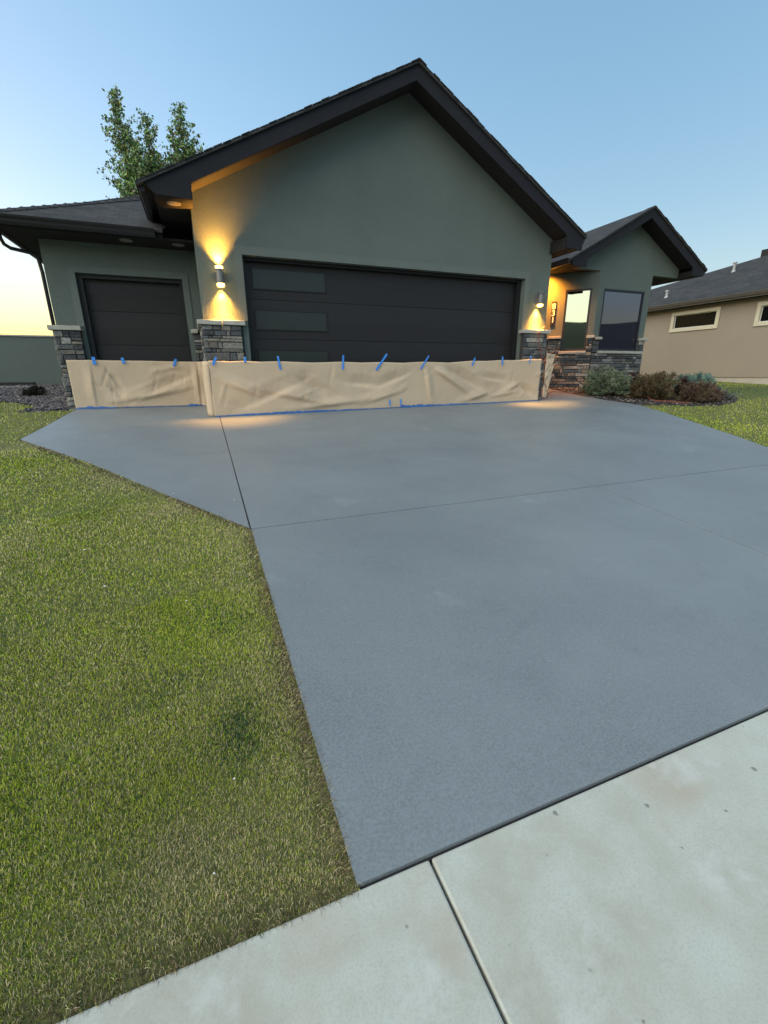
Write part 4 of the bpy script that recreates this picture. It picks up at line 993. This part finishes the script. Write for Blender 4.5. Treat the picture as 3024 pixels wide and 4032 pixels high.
tree('aspen', (.15, 12, .47), [((.20, 12, 9.45), 5.4, .88, 120), ((-.12, 12.1, 8.9), 5.8, .45, 50), ((.45, 11.9, 8.3), 5.2, .95, 90), ((-.25, 11.9, 7.6), 5.0, .9, 100)], 22, 'right tree with one broad pointed crown touching the big gable roof')

# ---------------------------------------------------------------- grey yard wall on the left
t = thing('yard_wall', 'low grey stucco yard wall left of the single garage', 'wall', (-4.5, 7.35, .43))
mb = MB(); mb.box(-12, -2.2, 7.30, 7.42, .40, 1.67); mb.build('panel', M_stucco, t)
mb = MB(); mb.box(-12, -2.2, 7.27, 7.45, 1.67, 1.705); mb.build('cap', M_cap, t)
mb = MB(); mb.box(-9, -3.93, 6.25, 6.55, .15, .405); o = mb.build('concrete_edging', M_conc, bevel=.01); set_origin(o, (-5, 6.4, .3)); tag(o, 'pale concrete edging strip at the foot of the grey yard wall', 'edging')
mb = MB(); mb.box(-5.2, -4.35, 6.9, 7.1, .38, .50); o = mb.build('drain_box', M_black); set_origin(o, (-4.7, 7, .4)); tag(o, 'low black drain box on the concrete edging by the yard wall', 'drain')

# ---------------------------------------------------------------- neighbour's house
nb = thing('house', 'tan stucco neighbouring house with cream framed narrow windows', 'house', (17, 2, .25))
def yz_prism(mb, pts, x0, x1):
    n = len(pts); mb.add([(x0, y, z) for y, z in pts]+[(x1, y, z) for y, z in pts], [list(range(n)), list(range(2*n-1, n-1, -1))]+[(i, i+n, (i+1) % n+n, (i+1) % n) for i in range(n)])
wins = [(3.417, 4.973, 2.24, 2.708), (.60, 2.02, 2.19, 2.68), (8.0, 9.5, 2.24, 2.70)]
mb = MB(); ys = sorted([(-.5, -.5)]+[(a, b) for a, b, _, _ in wins]+[(13, 13)]); prev = -.5
for a, b in ys[1:]:
    mb.box(17, 17.15, prev, a, .47, 3.1); prev = b
for a, b, c, e in wins: mb.box(17, 17.15, a, b, .47, c); mb.box(17, 17.15, a, b, e, 3.1)
mb.box(17.15, 24, 12.85, 13, .47, 3.1)
mb.box(17.15, 24, -.5, -.35, .47, 3.1)
mb.build('wall', M_tan, nb)
mb = MB(); mb.box(17.03, 17.15, -.5, 13, .0, .47); mb.build('foundation', M_nfound, nb)
for a, b, c, e in wins:
    mb = MB(); g_ = .12
    mb.box(16.96, 16.999, a-g_, b+g_, e, e+g_); mb.box(16.96, 16.999, a-g_, b+g_, c-g_, c); mb.box(16.96, 16.999, a-g_, a, c, e); mb.box(16.96, 16.999, b, b+g_, c, e)
    f = mb.build('window', M_cream, nb, bevel=.006)
    mb = MB(); mb.box(17.05, 17.06, a, b, c, e); mb.build('glass', M_dark, f)
    mb = MB(); mb.box(17.02, 17.05, a, b, e-.02, e); mb.box(17.02, 17.05, a, b, c, c+.02); mb.box(17.02, 17.05, a, a+.02, c+.02, e-.02); mb.box(17.02, 17.05, b-.02, b, c+.02, e-.02); mb.build('frame', M_white, f)
mb = MB(); mb.box(16.62, 17.0, -.9, 13.2, 2.96, 2.99); mb.build('soffit', M_soffit, nb)
mb = MB(); mb.box(16.6, 16.62, -.9, 13.2, 2.95, 3.085); mb.build('fascia', M_ngut, nb)
mb = MB(); gutter(mb, (16.6, -.9), (16.6, 13.2), (-1, 0), 3.10, s=.10); mb.build('gutter', M_ngut, nb)
mb = MB()
for p in ([(16.52, 13.2, 3.08), (16.52, -.95, 3.08), (22.5, 2.0, 5.58), (22.5, 2.45, 5.58)], [(16.52, 13.2, 3.08), (22.5, 2.45, 5.58), (28.5, 13.2, 3.08)], [(16.52, -.95, 3.08), (22.5, 2.0, 5.58), (28.5, -.95, 3.08)], [(28.5, 13.2, 3.08), (22.5, 2.45, 5.58), (22.5, 2.0, 5.58), (28.5, -.95, 3.08)]):
    mb.prismv(p, (0, 0, -.04))
o = mb.build('roof', M_shingle); roof_uv(o); put(o, nb)
def vent(x, y, z, hh):
    mb = MB(); mb.tube([(x, y, z-.1), (x, y, z+hh)], .045, 10); mb.tube([(x, y, z+hh), (x, y, z+hh+.05)], .075, 10); mb.tube([(x, y, z-.05), (x, y, z+.06)], .10, 10, .05); mb.build('vent_pipe', M_vent, nb)
vent(19.66, 4.87, 4.39, .28); vent(17.6, 5.95, 3.53, .2)
mb = MB(); mb.box(21.3, 21.8, 4.6, 5.0, 4.95, 5.3); mb.build('roof_vent', M_black, nb)
